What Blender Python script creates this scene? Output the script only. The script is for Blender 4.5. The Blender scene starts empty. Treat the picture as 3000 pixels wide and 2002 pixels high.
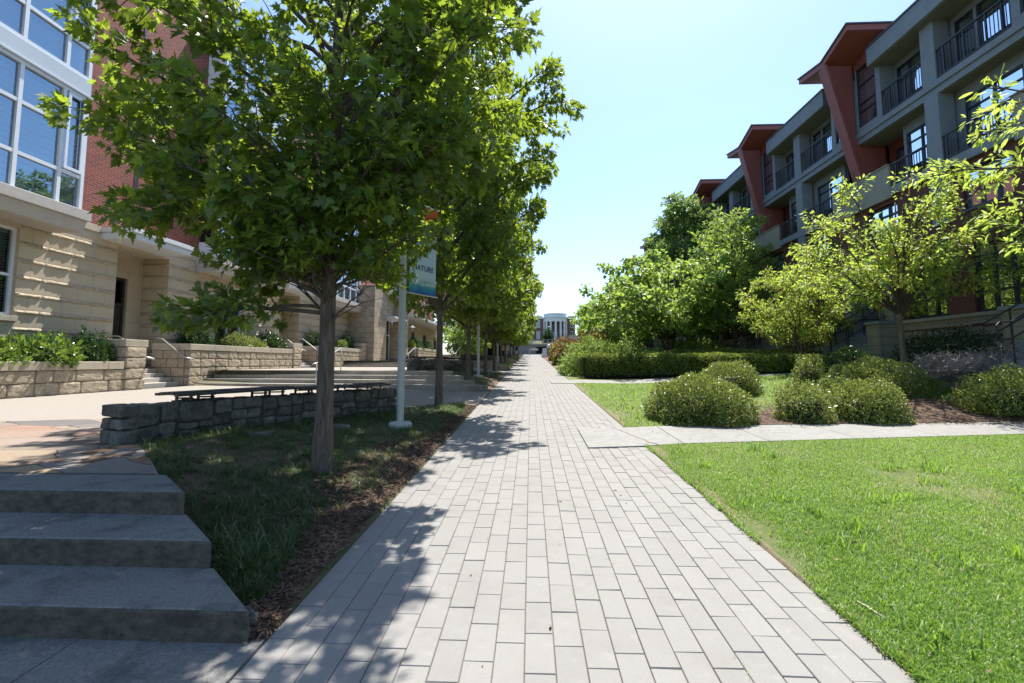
import bpy, bmesh, math, random
import numpy as np
from mathutils import Vector, Matrix, noise

S = bpy.context.scene
C = S.collection
PI = math.pi
R = math.radians

# ------------------------------------------------------------------ camera, sky, sun, exposure
EYE = 1.58
G = 0.0326                                   # grade of the path
cam_d = bpy.data.cameras.new("camera")
cam = bpy.data.objects.new("camera", cam_d)
C.objects.link(cam)
cam_d.sensor_width = 36.0
cam_d.lens = 15.84
cam_d.shift_y = -0.0147
cam_d.clip_start = 0.05
cam_d.clip_end = 3000
cam.location = (0, 0, EYE)
cam.rotation_euler = (R(90 + 4.5), 0, R(2.38))
S.camera = cam

SUN_DIR = Vector((0.15, 0.444, 1.0)).normalized()
SUN_EL = math.asin(SUN_DIR.z)
SUN_AZ = math.atan2(SUN_DIR.x, SUN_DIR.y)
world = bpy.data.worlds.new("World")
S.world = world
world.use_nodes = True
wn = world.node_tree.nodes
wl = world.node_tree.links
bg = wn["Background"]
sky = wn.new("ShaderNodeTexSky")
sky.sky_type = 'NISHITA'
sky.sun_disc = False
sky.sun_elevation = SUN_EL
sky.sun_rotation = SUN_AZ
sky.altitude = 200
sky.air_density = 1.0
sky.dust_density = .9
sky.ozone_density = 1.5
tint = wn.new("ShaderNodeMix"); tint.data_type = 'RGBA'; tint.blend_type = 'MULTIPLY'
tint.inputs[0].default_value = 1.0; tint.inputs[7].default_value = (.95, 1.02, 1.05, 1)   # the clear summer sky reads a little cyan
wl.new(sky.outputs[0], tint.inputs[6]); wl.new(tint.outputs[2], bg.inputs[0])
bg.inputs[1].default_value = 0.122
sun_d = bpy.data.lights.new("sun", 'SUN')
sun_d.energy = 5.0
sun_d.angle = R(0.5)
sun_d.color = (1.0, 0.955, 0.88)
sun = bpy.data.objects.new("sun", sun_d)
C.objects.link(sun)
sun.rotation_euler = SUN_DIR.to_track_quat('Z', 'Y').to_euler()
S.view_settings.view_transform = 'Standard'
S.view_settings.look = 'None'
S.view_settings.exposure = 1.12
S.view_settings.gamma = 1.0
S.cycles.max_bounces = 7
S.cycles.diffuse_bounces = 3
S.cycles.transparent_max_bounces = 12
S.cycles.caustics_reflective = False
S.cycles.caustics_refractive = False

# ------------------------------------------------------------------ materials
def nt(name):
    m = bpy.data.materials.new(name)
    m.use_nodes = True
    t = m.node_tree
    return m, t.nodes, t.links, t.nodes["Principled BSDF"]

def coords(n, l, kind='Object', scale=(1, 1, 1), facade=False):
    tc = n.new("ShaderNodeTexCoord")
    out = tc.outputs[kind]
    if facade:                                # (x + y, z): brick coursing on axis aligned walls
        sp = n.new("ShaderNodeSeparateXYZ"); l.new(out, sp.inputs[0])
        ad = n.new("ShaderNodeMath"); ad.operation = 'ADD'
        l.new(sp.outputs[0], ad.inputs[0]); l.new(sp.outputs[1], ad.inputs[1])
        cb = n.new("ShaderNodeCombineXYZ"); l.new(ad.outputs[0], cb.inputs[0]); l.new(sp.outputs[2], cb.inputs[1])
        out = cb.outputs[0]
    mp = n.new("ShaderNodeMapping"); mp.inputs['Scale'].default_value = scale
    l.new(out, mp.inputs[0])
    return mp.outputs[0]

def noise_n(n, l, vec, scale, detail=4, rough=.6):
    t = n.new("ShaderNodeTexNoise")
    t.inputs['Scale'].default_value = scale
    t.inputs['Detail'].default_value = detail
    t.inputs['Roughness'].default_value = rough
    l.new(vec, t.inputs['Vector'])
    return t.outputs['Fac']

def ramp(n, l, fac, stops):
    r = n.new("ShaderNodeValToRGB")
    e = r.color_ramp.elements
    while len(e) < len(stops): e.new(0.5)
    for el, (p, c) in zip(e, stops):
        el.position = p
        el.color = (c[0], c[1], c[2], 1) if not isinstance(c, (int, float)) else (c, c, c, 1)
    l.new(fac, r.inputs[0])
    return r.outputs[0]

def mix(n, l, fac, a, b, mode='MIX'):
    m = n.new("ShaderNodeMix"); m.data_type = 'RGBA'; m.blend_type = mode
    for s, v in ((m.inputs[0], fac), (m.inputs[6], a), (m.inputs[7], b)):
        if isinstance(v, (int, float)): s.default_value = v
        elif isinstance(v, tuple): s.default_value = (v[0], v[1], v[2], 1)
        else: l.new(v, s)
    return m.outputs[2]

def bump(n, l, bs, h, strength=.4, dist=.01):
    b = n.new("ShaderNodeBump"); b.inputs['Strength'].default_value = strength
    b.inputs['Distance'].default_value = dist
    l.new(h, b.inputs['Height']); l.new(b.outputs[0], bs.inputs['Normal'])

def island(n):
    return n.new("ShaderNodeNewGeometry").outputs['Random Per Island']

def pm(name, col, col2=None, scale=6, rough=.85, bscale=60, bstr=.3, bdist=.01, stain=None, sscale=1.5,
       stretch=(1, 1, 1), metal=0, spec=.5, isl=0):
    """plain surface: two tones in noise, an optional stain, bump, optional tone per loose piece"""
    m, n, l, bs = nt(name)
    v = coords(n, l, 'Object', stretch)
    col2 = col2 or tuple(c * .75 for c in col)
    c = mix(n, l, ramp(n, l, noise_n(n, l, v, scale, 6), [(.35, 0.0), (.65, 1.0)]), col, col2)
    if stain:
        c = mix(n, l, ramp(n, l, noise_n(n, l, v, sscale, 7, .7), [(.5, 0.0), (.72, .85)]), c, stain)
    if isl:
        c = mix(n, l, 1.0, c, ramp(n, l, island(n), [(0, 1 - isl), (1, 1.0)]), 'MULTIPLY')
    l.new(c, bs.inputs['Base Color'])
    bs.inputs['Roughness'].default_value = rough
    bs.inputs['Metallic'].default_value = metal
    bs.inputs['Specular IOR Level'].default_value = spec
    if bstr: bump(n, l, bs, noise_n(n, l, v, bscale, 5), bstr, bdist)
    return m

def brick_mat(name, c1, c2, mortar, bw, bh, ms, facade=True, rough=.85, msmooth=.1, bias=0, offset=.5, bstr=.5, vary=.3):
    m, n, l, bs = nt(name)
    v = coords(n, l, facade=facade)
    b = n.new("ShaderNodeTexBrick")
    b.offset = offset
    b.inputs['Scale'].default_value = 1
    b.inputs['Brick Width'].default_value = bw
    b.inputs['Row Height'].default_value = bh
    b.inputs['Mortar Size'].default_value = ms
    b.inputs['Mortar Smooth'].default_value = msmooth
    b.inputs['Bias'].default_value = bias
    b.inputs['Color1'].default_value = (*c1, 1); b.inputs['Color2'].default_value = (*c2, 1)
    b.inputs['Mortar'].default_value = (*mortar, 1)
    l.new(v, b.inputs['Vector'])
    c = mix(n, l, 1.0, b.outputs['Color'], ramp(n, l, noise_n(n, l, v, 1.3, 8, .7), [(.3, 1 - vary), (.7, 1.0)]), 'MULTIPLY')
    l.new(c, bs.inputs['Base Color'])
    bs.inputs['Roughness'].default_value = rough
    inv = n.new("ShaderNodeMath"); inv.operation = 'SUBTRACT'; inv.inputs[0].default_value = 1
    l.new(b.outputs['Fac'], inv.inputs[1])
    bump(n, l, bs, inv.outputs[0], bstr, .008)
    return m

def leaf_mat(name, lo, hi, trans, tfac=.45, gloss=.35, vscale=1.2, dry=None):
    """leaf: tone varies per leaf and per spray; part of the light passes through"""
    m, n, l, bs = nt(name)
    v = coords(n, l)
    isl = island(n)
    f = n.new("ShaderNodeMath"); f.operation = 'ADD'
    nz = noise_n(n, l, v, vscale, 3)
    l.new(isl, f.inputs[0]); l.new(nz, f.inputs[1])
    h = n.new("ShaderNodeMath"); h.operation = 'MULTIPLY'; h.inputs[1].default_value = .5
    l.new(f.outputs[0], h.inputs[0])
    stops = [(.2, lo), (.8, hi)]
    c = ramp(n, l, h.outputs[0], stops)
    if dry:
        c = mix(n, l, ramp(n, l, isl, [(.93, 0.0), (.95, 1.0)]), c, dry)
    l.new(c, bs.inputs['Base Color'])
    bs.inputs['Roughness'].default_value = gloss
    bs.inputs['Specular IOR Level'].default_value = .5
    tr = n.new("ShaderNodeBsdfTranslucent")
    t2 = mix(n, l, 1.0, ramp(n, l, h.outputs[0], [(.2, .55), (.8, 1.0)]), trans, 'MULTIPLY')
    l.new(t2, tr.inputs[0])
    mx = n.new("ShaderNodeMixShader"); mx.inputs[0].default_value = tfac
    l.new(bs.outputs[0], mx.inputs[1]); l.new(tr.outputs[0], mx.inputs[2])
    l.new(mx.outputs[0], n["Material Output"].inputs[0])
    return m

def glass_mat(name, tint, refl=.35, rtint=(1, 1, 1), rmax=.95):
    """window pane: see-through with a clear reflection that grows at a slant"""
    m, n, l, bs = nt(name)
    tr = n.new("ShaderNodeBsdfTransparent"); tr.inputs[0].default_value = (*tint, 1)
    gl = n.new("ShaderNodeBsdfGlossy"); gl.inputs['Roughness'].default_value = .015
    gl.inputs[0].default_value = (*rtint, 1)
    lw = n.new("ShaderNodeLayerWeight"); lw.inputs[0].default_value = .35
    mp = n.new("ShaderNodeMapRange"); mp.inputs['To Min'].default_value = refl; mp.inputs['To Max'].default_value = rmax
    l.new(lw.outputs['Fresnel'], mp.inputs[0])
    mx = n.new("ShaderNodeMixShader")
    l.new(mp.outputs[0], mx.inputs[0]); l.new(tr.outputs[0], mx.inputs[1]); l.new(gl.outputs[0], mx.inputs[2])
    l.new(mx.outputs[0], n["Material Output"].inputs[0])
    return m

M = {}
M['paver'] = pm('paver_concrete', (.252, .241, .226), (.207, .197, .184), 220, .9, 300, .35, .004, (.20, .188, .175), 2.2, isl=.08)
def weathered(m):
    n, l = m.node_tree.nodes, m.node_tree.links; bs = n["Principled BSDF"]
    src = bs.inputs['Base Color'].links[0].from_socket
    v = coords(n, l)
    vo = n.new("ShaderNodeTexVoronoi"); vo.inputs['Scale'].default_value = 2.1; l.new(v, vo.inputs['Vector'])
    c = mix(n, l, ramp(n, l, vo.outputs['Distance'], [(.022, .8), (.034, 0.0)]), src, (.07, .07, .07))
    st = n.new("ShaderNodeMapping"); st.inputs['Scale'].default_value = (1.2, .9, 1); l.new(v, st.inputs[0])
    c = mix(n, l, ramp(n, l, noise_n(n, l, st.outputs[0], 1.4, 8, .75), [(.5, 0.0), (.78, .42)]), c, (.17, .16, .145))
    c = mix(n, l, ramp(n, l, noise_n(n, l, v, 9, 8, .8), [(.56, 0.0), (.8, .55)]), c, (.33, .32, .31))
    l.new(c, bs.inputs['Base Color'])
weathered(M['paver'])

M['sand'] = pm('joint_sand', (.15, .115, .08), (.08, .062, .045), 40)
M['conc'] = pm('concrete', (.34, .325, .30), (.27, .26, .245), 9, .9, 150, .3, .004, (.16, .155, .15), 1.1)
M['conc_walk'] = pm('concrete_walk', (.245, .237, .222), (.195, .19, .18), 7, .9, 140, .3, .004, (.17, .165, .155), .9)
M['riser'] = pm('stained_shaded_riser', (.105, .09, .07), (.045, .039, .031), 14, .92, 70, .6, .006, (.018, .016, .014), 2.4, stretch=(1, 1, 1.6))  # real stains, with the shade of the upright face also put into the tone
M['riser_pale'] = pm('pale_riser', (.34, .29, .235), (.25, .215, .175), 5, .92, 70, .4, .005, (.09, .08, .07), .42, stretch=(1, 1, .6))
M['conc_old'] = pm('concrete_old', (.205, .198, .185), (.125, .122, .117), 55, .92, 70, .9, .008, (.045, .045, .045), 3.2)
M['plaza'] = pm('plaza_concrete', (.275, .245, .21), (.22, .198, .172), 14, .9, 130, .3, .004, (.225, .20, .175), 1.6, stretch=(.5, 2.2, 1))
M['curb_lime'] = pm('cap_limestone', (.46, .40, .31), (.40, .345, .265), 4, .8, 90, .2, .004, (.30, .26, .2), .9)
M['brick_far'] = pm('hazy_brick', (.24, .13, .11), (.2, .105, .09), .8, .9, bstr=0)  # brick made paler, distance haze is put into its colour
M['lime'] = None
M['split'] = pm('split_limestone', (.50, .42, .31), (.36, .29, .205), 14, .9, 45, .9, .02, (.27, .215, .15), 2.5, isl=.18)
M['mortar'] = pm('mortar', (.22, .19, .15), (.17, .145, .115), 12)
M['rubble'] = pm('rubble_stone', (.20, .19, .17), (.08, .078, .07), 8, .9, 26, 1.0, .04, (.22, .21, .195), 5, isl=.55)
M['rubble_core'] = pm('rubble_mortar', (.05, .048, .045), (.03, .03, .028), 12)
M['brick_l'] = brick_mat('red_brick', (.31, .056, .034), (.17, .032, .024), (.27, .165, .13), .245, .083, .0115, vary=.3)
M['brick_r'] = brick_mat('brown_brick', (.17, .052, .035), (.12, .038, .028), (.10, .055, .045), .3, .085, .008)
M['lime'] = brick_mat('limestone_block', (.50, .425, .31), (.45, .375, .27), (.30, .25, .18), .95, .5, .007, vary=.16, offset=.5, bstr=.25)
M['portal'] = brick_mat('portal_block', (.47, .39, .285), (.34, .275, .20), (.2, .165, .125), .8, .42, .014, vary=.4, bstr=1.0)
M['white'] = pm('white_metal', (.66, .69, .74), (.62, .65, .70), 3, .4, 20, .03, spec=.5)
M['panel'] = pm('bay_panel', (.46, .50, .55), (.43, .47, .52), 2, .45, 20, .03)
M['sill'] = pm('cast_sill', (.44, .40, .36), (.39, .36, .325), 5, .85, 120, .2, .003)
M['sill_white'] = pm('canopy_metal', (.58, .60, .63), (.53, .55, .58), 4, .5, 40, .05)
M['glass_blue'] = glass_mat('sky_glass', (.76, .88, .98), .28, (.60, .80, 1.0))
M['glass_mid'] = glass_mat('mirror_glass', (.45, .5, .56), .46, (.80, .90, 1.0))
M['glass_dark'] = glass_mat('dark_glass', (.38, .43, .48), .10, (.85, .93, 1.0), .5)
M['room'] = pm('room_dark', (.02, .022, .025), (.015, .015, .018), 2, .9, bstr=0)  # near-black: darkness of unlit rooms and openings put into the colour
M['blind'] = pm('blind_slats', (.80, .82, .82), (.74, .77, .78), 2, .7, bstr=0)
M['curtain'] = pm('curtain_cloth', (.66, .68, .70), (.5, .52, .55), 3, .9, bstr=0)
M['door'] = pm('dark_door', (.03, .026, .026), (.02, .018, .018), 3, .4, bstr=0)
M['steel'] = pm('steel_rail', (.50, .49, .47), (.42, .41, .4), 8, .35, 60, .05, metal=.7)
M['black'] = pm('black_metal', (.018, .02, .024), (.012, .013, .016), 10, .45, 40, .05)
M['pole'] = pm('pole_paint', (.36, .385, .375), (.32, .34, .335), 6, .5, 60, .06, stain=(.33, .34, .33), sscale=2)
M['stucco'] = pm('grey_stucco', (.215, .255, .295), (.19, .222, .255), 3, .85, 160, .2, .003, (.165, .19, .215), .6)
M['stucco_d'] = pm('grey_soffit', (.19, .19, .19), (.16, .16, .16), 3, .9, 160, .15)
M['red'] = pm('red_panel', (.27, .078, .066), (.225, .064, .055), 1.6, .55, 60, .08, stretch=(1, 1, .3))
M['red_seam'] = pm('red_corrugated', (.20, .055, .04), (.16, .045, .034), 2, .5, 40, .05)
M['cap_dark'] = pm('dark_flashing', (.06, .065, .085), (.05, .055, .07), 5, .45, bstr=0)
M['tan'] = pm('tan_panel', (.30, .285, .235), (.26, .25, .205), 1.2, .8, 60, .1, stretch=(1, 3, 1))
M['gblock'] = brick_mat('grey_block', (.33, .315, .275), (.285, .272, .24), (.12, .105, .09), .62, .33, .008, vary=.2, offset=0, bstr=.4)
M['redband'] = pm('red_brick_band', (.15, .045, .033), (.10, .032, .026), 9, .85, 60, .4)
M['bark'] = pm('maple_bark', (.135, .105, .082), (.045, .036, .03), 5, .95, 6, 1.0, .05, (.22, .18, .145), 4.5, stretch=(5, 5, .5))
M['bark_d'] = pm('limb_bark', (.10, .08, .065), (.05, .042, .035), 9, .95, 12, .8, .015, stretch=(3, 3, .6))
M['bark_y'] = pm('smooth_bark', (.16, .135, .10), (.09, .08, .06), 7, .9, 14, .5, .01, stretch=(2, 2, .6))
M['soil'] = pm('bark_mulch', (.17, .105, .068), (.075, .045, .03), 60, .95, 70, 1.0, .03, (.25, .165, .11), 22)
M['ground'] = pm('ground_soil', (.085, .10, .035), (.12, .085, .05), 3, .95, 30, .8, .03)
M['lawn'] = pm('lawn_turf', (.10, .16, .03), (.16, .17, .06), 9, .95, 120, .9, .03, (.25, .20, .115), 1.1)
M['maple'] = leaf_mat('maple_leaf', (.015, .046, .014), (.09, .15, .038), (.52, .70, .055), .39, .40, 2.2)
M['maple_y'] = M['maple']
M['golden'] = leaf_mat('golden_leaf', (.10, .20, .03), (.31, .41, .065), (.68, .84, .13), .48, .5, 1.2, dry=(.5, .36, .05))
M['redbud'] = leaf_mat('redbud_leaf', (.055, .14, .03), (.21, .32, .065), (.55, .74, .12), .42, .48)
M['oak'] = leaf_mat('oak_leaf', (.03, .095, .035), (.13, .23, .065), (.42, .62, .12), .36, .45)
M['box'] = leaf_mat('boxwood_leaf', (.038, .075, .022), (.20, .265, .07), (.46, .54, .1), .28, .36, 5, dry=(.42, .33, .10))
M['hedge'] = leaf_mat('hedge_leaf', (.035, .08, .02), (.20, .28, .055), (.48, .58, .1), .28, .42, 1.5, dry=(.3, .22, .05))
M['holly'] = leaf_mat('holly_leaf', (.008, .032, .012), (.03, .075, .022), (.12, .24, .04), .2, .22)
M['rhodo'] = leaf_mat('rhododendron_leaf', (.03, .085, .02), (.09, .17, .035), (.35, .5, .06), .3, .3)
M['juniper'] = leaf_mat('juniper_spray', (.05, .115, .025), (.20, .31, .07), (.48, .62, .12), .34, .5, 2)
M['hydr'] = leaf_mat('hydrangea_leaf', (.06, .10, .02), (.22, .22, .05), (.45, .45, .08), .35, .45, 2, dry=(.3, .12, .04))
M['hydr_f'] = leaf_mat('hydrangea_flower', (.12, .045, .03), (.26, .11, .06), (.35, .14, .07), .3, .7)
M['turf'] = leaf_mat('turf_blade', (.062, .165, .018), (.20, .32, .045), (.40, .64, .05), .4, .5, .9, dry=(.40, .34, .19))
def patchy(m, tone, scale, lo, hi, amt):
    n, l = m.node_tree.nodes, m.node_tree.links; bs = n["Principled BSDF"]
    src = bs.inputs['Base Color'].links[0].from_socket
    c = mix(n, l, ramp(n, l, noise_n(n, l, coords(n, l), scale, 5, .7), [(lo, 0.0), (hi, amt)]), src, tone)
    l.new(c, bs.inputs['Base Color'])
patchy(M['turf'], (.19, .23, .12), .42, .54, .66, .65)
patchy(M['turf'], (.34, .27, .13), 1.25, .63, .72, .7)
M['fescue'] = leaf_mat('fescue_blade', (.025, .062, .022), (.085, .13, .04), (.24, .36, .06), .33, .38, 1.6, dry=(.26, .22, .12))
M['twig'] = pm('bare_twig', (.40, .345, .34), (.25, .21, .215), 9, .9, bstr=0, isl=.5)
M['dark_green'] = pm('shrub_dark_core', (.02, .022, .012), (.012, .012, .008), 8, .95, bstr=0)
M['pod'] = leaf_mat('seed_pod', (.20, .17, .03), (.34, .26, .05), (.5, .4, .08), .3, .6)

# ------------------------------------------------------------------ mesh helpers
class MB:
    """collects boxes, prisms, tubes and strips; build() links them as ONE mesh object"""
    def __init__(s): s.v = []; s.f = []; s.m = []; s.k = 0
    def add(s, vs, fs):
        b = len(s.v)
        s.v.extend(tuple(map(float, p)) for p in vs); s.f.extend(tuple(i + b for i in f) for f in fs)
        s.m.extend([s.k] * len(fs))
        return s
    def box(s, x0, x1, y0, y1, z0, z1):
        return s.add([(x0, y0, z0), (x1, y0, z0), (x1, y1, z0), (x0, y1, z0), (x0, y0, z1), (x1, y0, z1), (x1, y1, z1), (x0, y1, z1)],
                     [(3, 2, 1, 0), (4, 5, 6, 7), (0, 1, 5, 4), (1, 2, 6, 5), (2, 3, 7, 6), (3, 0, 4, 7)])
    def hexa(s, lo, hi):                      # four bottom and four top corners
        return s.add(list(lo) + list(hi), [(3, 2, 1, 0), (4, 5, 6, 7), (0, 1, 5, 4), (1, 2, 6, 5), (2, 3, 7, 6), (3, 0, 4, 7)])
    def prism(s, poly, d):                    # polygon of 3-D points pushed along d
        n = len(poly); d = Vector(d)
        a = [Vector(p) for p in poly]; b = [p + d for p in a]
        fs = [tuple(range(n))[::-1], tuple(range(n, 2 * n))] + [(i, (i + 1) % n, n + (i + 1) % n, n + i) for i in range(n)]
        return s.add(a + b, fs)
    def tube(s, pts, rad, n=8, cap=True):
        pts = [Vector(p) for p in pts]
        if isinstance(rad, (int, float)): rad = [rad] * len(pts)
        vs = []; up = None
        for i, p in enumerate(pts):
            d = (pts[min(i + 1, len(pts) - 1)] - pts[max(i - 1, 0)]).normalized()
            if up is None: up = d.orthogonal().normalized()
            up = (up - d * up.dot(d))
            up = up.normalized() if up.length > 1e-5 else d.orthogonal().normalized()
            w = d.cross(up)
            for k in range(n):
                a = 2 * PI * k / n
                vs.append(p + (up * math.cos(a) + w * math.sin(a)) * rad[i])
        fs = []
        for i in range(len(pts) - 1):
            for k in range(n):
                fs.append((i * n + k, i * n + (k + 1) % n, (i + 1) * n + (k + 1) % n, (i + 1) * n + k))
        if cap:
            fs.append(tuple(range(n))[::-1]); fs.append(tuple(range((len(pts) - 1) * n, len(pts) * n)))
        return s.add(vs, fs)
    def bar(s, a, b, w, h):                   # rectangular bar between two points
        a, b = Vector(a), Vector(b); d = (b - a).normalized()
        u = d.cross(Vector((0, 0, 1)))
        u = u.normalized() if u.length > 1e-4 else Vector((1, 0, 0))
        t = u.cross(d)
        q = [u * sx * w / 2 + t * sy * h / 2 for sx, sy in ((-1, -1), (1, -1), (1, 1), (-1, 1))]
        return s.hexa([a + k for k in q], [b + k for k in q])
    def lathe(s, prof, n=24, c=(0, 0, 0)):
        vs = [(c[0] + r * math.cos(2 * PI * k / n), c[1] + r * math.sin(2 * PI * k / n), c[2] + z) for r, z in prof for k in range(n)]
        fs = [(i * n + k, i * n + (k + 1) % n, (i + 1) * n + (k + 1) % n, (i + 1) * n + k) for i in range(len(prof) - 1) for k in range(n)]
        fs += [tuple(range(n))[::-1], tuple(range((len(prof) - 1) * n, len(prof) * n))]
        return s.add(vs, fs)
    def rough(s, c, size, ax=(1, 0, 0), amp=.02, n=5, seed=0, p=7.0, fr=4.0):   # rounded rough stone
        ax = Vector(ax).normalized(); ay = Vector((0, 0, 1)).cross(ax); az = Vector((0, 0, 1)); c = Vector(c)
        idx = {}; vs = []; fs = []
        def vert(i, j, k):
            key = (i, j, k)
            if key not in idx:
                q = [2 * i / n - 1, 2 * j / n - 1, 2 * k / n - 1]
                r = (abs(q[0]) ** p + abs(q[1]) ** p + abs(q[2]) ** p) ** (1 / p)
                q = [t / r for t in q]
                w = c + ax * q[0] * size[0] / 2 + ay * q[1] * size[1] / 2 + az * q[2] * size[2] / 2
                d = noise.noise_vector(w * fr + Vector((seed * 3.7, seed * 1.3, 0))) + noise.noise_vector(w * fr * 2.7 + Vector((0, seed, 0))) * .5
                idx[key] = len(vs); vs.append(w + d * amp)
            return idx[key]
        for a in range(n):
            for b in range(n):
                for k in (0, n):
                    f = [(a, b, k), (a + 1, b, k), (a + 1, b + 1, k), (a, b + 1, k)]
                    for perm in range(3):
                        g = [(t[(0 - perm) % 3], t[(1 - perm) % 3], t[(2 - perm) % 3]) for t in f]
                        if k == 0: g = g[::-1]
                        fs.append(tuple(vert(*t) for t in g))
        return s.add(vs, fs)
    def build(s, name, mat, parent=None, smooth=False, bevel=0, kind=None):
        me = bpy.data.meshes.new(name)
        off = parent.matrix_basis.translation if parent is not None else Vector((0, 0, 0))
        if parent is not None and parent.parent is not None: off = off + parent.parent.matrix_basis.translation
        me.from_pydata([(p[0] - off.x, p[1] - off.y, p[2] - off.z) for p in s.v], [], s.f)
        for q in (mat if isinstance(mat, (list, tuple)) else [mat]): me.materials.append(q)
        if max(s.m or [0]): me.polygons.foreach_set('material_index', s.m)
        if smooth: me.polygons.foreach_set('use_smooth', [True] * len(me.polygons))
        me.update()
        o = bpy.data.objects.new(name, me); C.objects.link(o)
        if parent is not None: o.parent = parent
        if bevel:
            b = o.modifiers.new("edge", 'BEVEL'); b.width = bevel; b.segments = 2; b.limit_method = 'ANGLE'; b.angle_limit = R(40)
        if kind: o['kind'] = kind
        return o

def pieces(m, gap=.06):
    """the separate groups of touching shapes in one MB, each as an MB of its own"""
    par = list(range(len(m.v)))
    def find(a):
        while par[a] != a: par[a] = par[par[a]]; a = par[a]
        return a
    for f in m.f:
        for i in f[1:]: par[find(i)] = find(f[0])
    box = {}
    for i, p in enumerate(m.v):
        r = find(i); b = box.setdefault(r, [list(p), list(p)])
        for k in range(3): b[0][k] = min(b[0][k], p[k]); b[1][k] = max(b[1][k], p[k])
    ks = list(box); g = {k: k for k in ks}
    def top(k):
        while g[k] != k: k = g[k]
        return k
    for i, a in enumerate(ks):
        for b in ks[i + 1:]:
            A, B = box[a], box[b]
            if all(A[0][k] - gap < B[1][k] and B[0][k] - gap < A[1][k] for k in range(3)): g[top(b)] = top(a)
    out = {}
    for f, mi in zip(m.f, m.m):
        r = top(find(f[0])); o, mp = out.setdefault(r, (MB(), {}))
        ff = []
        for i in f:
            if i not in mp: mp[i] = len(o.v); o.v.append(m.v[i])
            ff.append(mp[i])
        o.f.append(tuple(ff)); o.m.append(mi)
    return [o for o, _ in out.values()]

USED = set()
def tag(o, label, cat, group=None, kind=None):
    assert 4 <= len(label.split()) <= 16, label
    if label in USED: print("DUPLICATE LABEL", label)
    USED.add(label)
    o['label'] = label; o['category'] = cat
    if group: o['group'] = group
    if kind: o['kind'] = kind
    return o

def thing(name, label, cat, loc=(0, 0, 0), group=None, kind=None):
    o = bpy.data.objects.new(name, None); C.objects.link(o)
    o.empty_display_size = .2
    o.location = loc
    return tag(o, label, cat, group, kind)

def copy_part(o, parent, dy):
    c = o.copy(); C.objects.link(c); c.parent = parent
    c.location.y += dy
    for ch in o.children:
        d = ch.copy(); C.objects.link(d); d.parent = c
    return c

def mesh_obj(name, me, mat, parent=None, loc=None):
    if mat is not None and not me.materials: me.materials.append(mat)
    o = bpy.data.objects.new(name, me); C.objects.link(o)
    if parent is not None: o.parent = parent
    if loc is not None: o.location = loc
    return o

def scatter_mesh(name, tv, tf, Mx, P):
    """one mesh of many small pieces: template verts/faces placed by 3x3 frames Mx at points P"""
    tv = np.asarray(tv, float); k = len(P); n = len(tv)
    V = np.einsum('kij,nj->kni', Mx, tv) + P[:, None, :]
    bl = np.array([i for f in tf for i in f]); tot = [len(f) for f in tf]
    st = np.concatenate([[0], np.cumsum(tot)[:-1]]); L = len(bl)
    loops = (bl[None] + n * np.arange(k)[:, None]).ravel()
    starts = (st[None] + L * np.arange(k)[:, None]).ravel()
    me = bpy.data.meshes.new(name)
    me.vertices.add(k * n); me.vertices.foreach_set('co', V.astype(np.float32).ravel())
    me.loops.add(len(loops)); me.loops.foreach_set('vertex_index', loops.astype(np.int32))
    me.polygons.add(len(starts)); me.polygons.foreach_set('loop_start', starts.astype(np.int32))
    me.update(calc_edges=True)
    return me

def frames(tip, nor, size, squash=1.0):
    tip = tip / np.linalg.norm(tip, axis=1, keepdims=True)
    nor = nor - tip * np.sum(nor * tip, axis=1, keepdims=True)
    nor = nor / (np.linalg.norm(nor, axis=1, keepdims=True) + 1e-9)
    rt = np.cross(tip, nor)
    Mx = np.stack([rt, tip, nor], axis=2)
    return Mx * np.asarray(size).reshape(-1, 1, 1)

def mirror_leaf(half, fold=.12):
    """outline of the right half of a leaf -> both halves, folded on the midrib"""
    rv = [(x, y, abs(x) * fold) for x, y in half]
    lv = [(-x, y, abs(x) * fold) for x, y in half[1:-1]]
    n = len(half)
    return rv + lv, [tuple(range(n)), tuple([0] + [n - 1] + list(range(n + len(lv) - 1, n - 1, -1)))]

MAPLE_HALF = [(0, 0), (.14, -.05), (.37, -.02), (.25, .11), (.53, .36), (.36, .35), (.38, .50), (.145, .39), (.24, .65), (.11, .66), (0, 1.0)]
OVAL_HALF = [(0, 0), (.20, .25), (.24, .55), (.12, .85), (0, 1.0)]
HEART_HALF = [(0, 0), (.22, -.06), (.46, .18), (.40, .52), (.18, .82), (0, 1.0)]
SMALL_HALF = [(0, 0), (.26, .45), (0, 1.0)]
LONG_HALF = [(0, 0), (.13, .25), (.17, .6), (.09, .88), (0, 1.0)]
# ------------------------------------------------------------------ levels of the place
PL, PR = -1.43, 1.82                          # edges of the paved path
STEP_Y = [2.46, 15.9, 29.65, 43.4, 57.15]
STEP_N = [3, 4, 3, 3, 3]
RISE = [.174, .155, .15, .15, .15]
LEVEL = [.08]
for a, b in zip(STEP_N, RISE): LEVEL.append(LEVEL[-1] + a * b)
LEVEL[1] = .60
TREAD = [.47, .45, .45, .45, .45]

def sk(k, x): return 0 if k == 0 else -.125 * (x + 1.6)

def ss(x, a, b):
    t = min(1.0, max(0.0, (x - a) / (b - a)))
    return t * t * (3 - 2 * t)

def zp(y):
    if y < 98: return G * y
    return G * 98 + .105 * (min(y, 152) - 98)

def er(x, y):                                 # how far the ground right of the path rises above the path's grade
    if x <= 4: return 0.0
    return .98 * min(1.0, (x - 4) / 9.2) ** 3.2 * ss(y, 9.3, 14.5) + .22 * ss(x, 3.5, 8.5) * ss(y, 9.6, 12) * (1 - ss(x, 9, 13) * .6)

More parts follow.
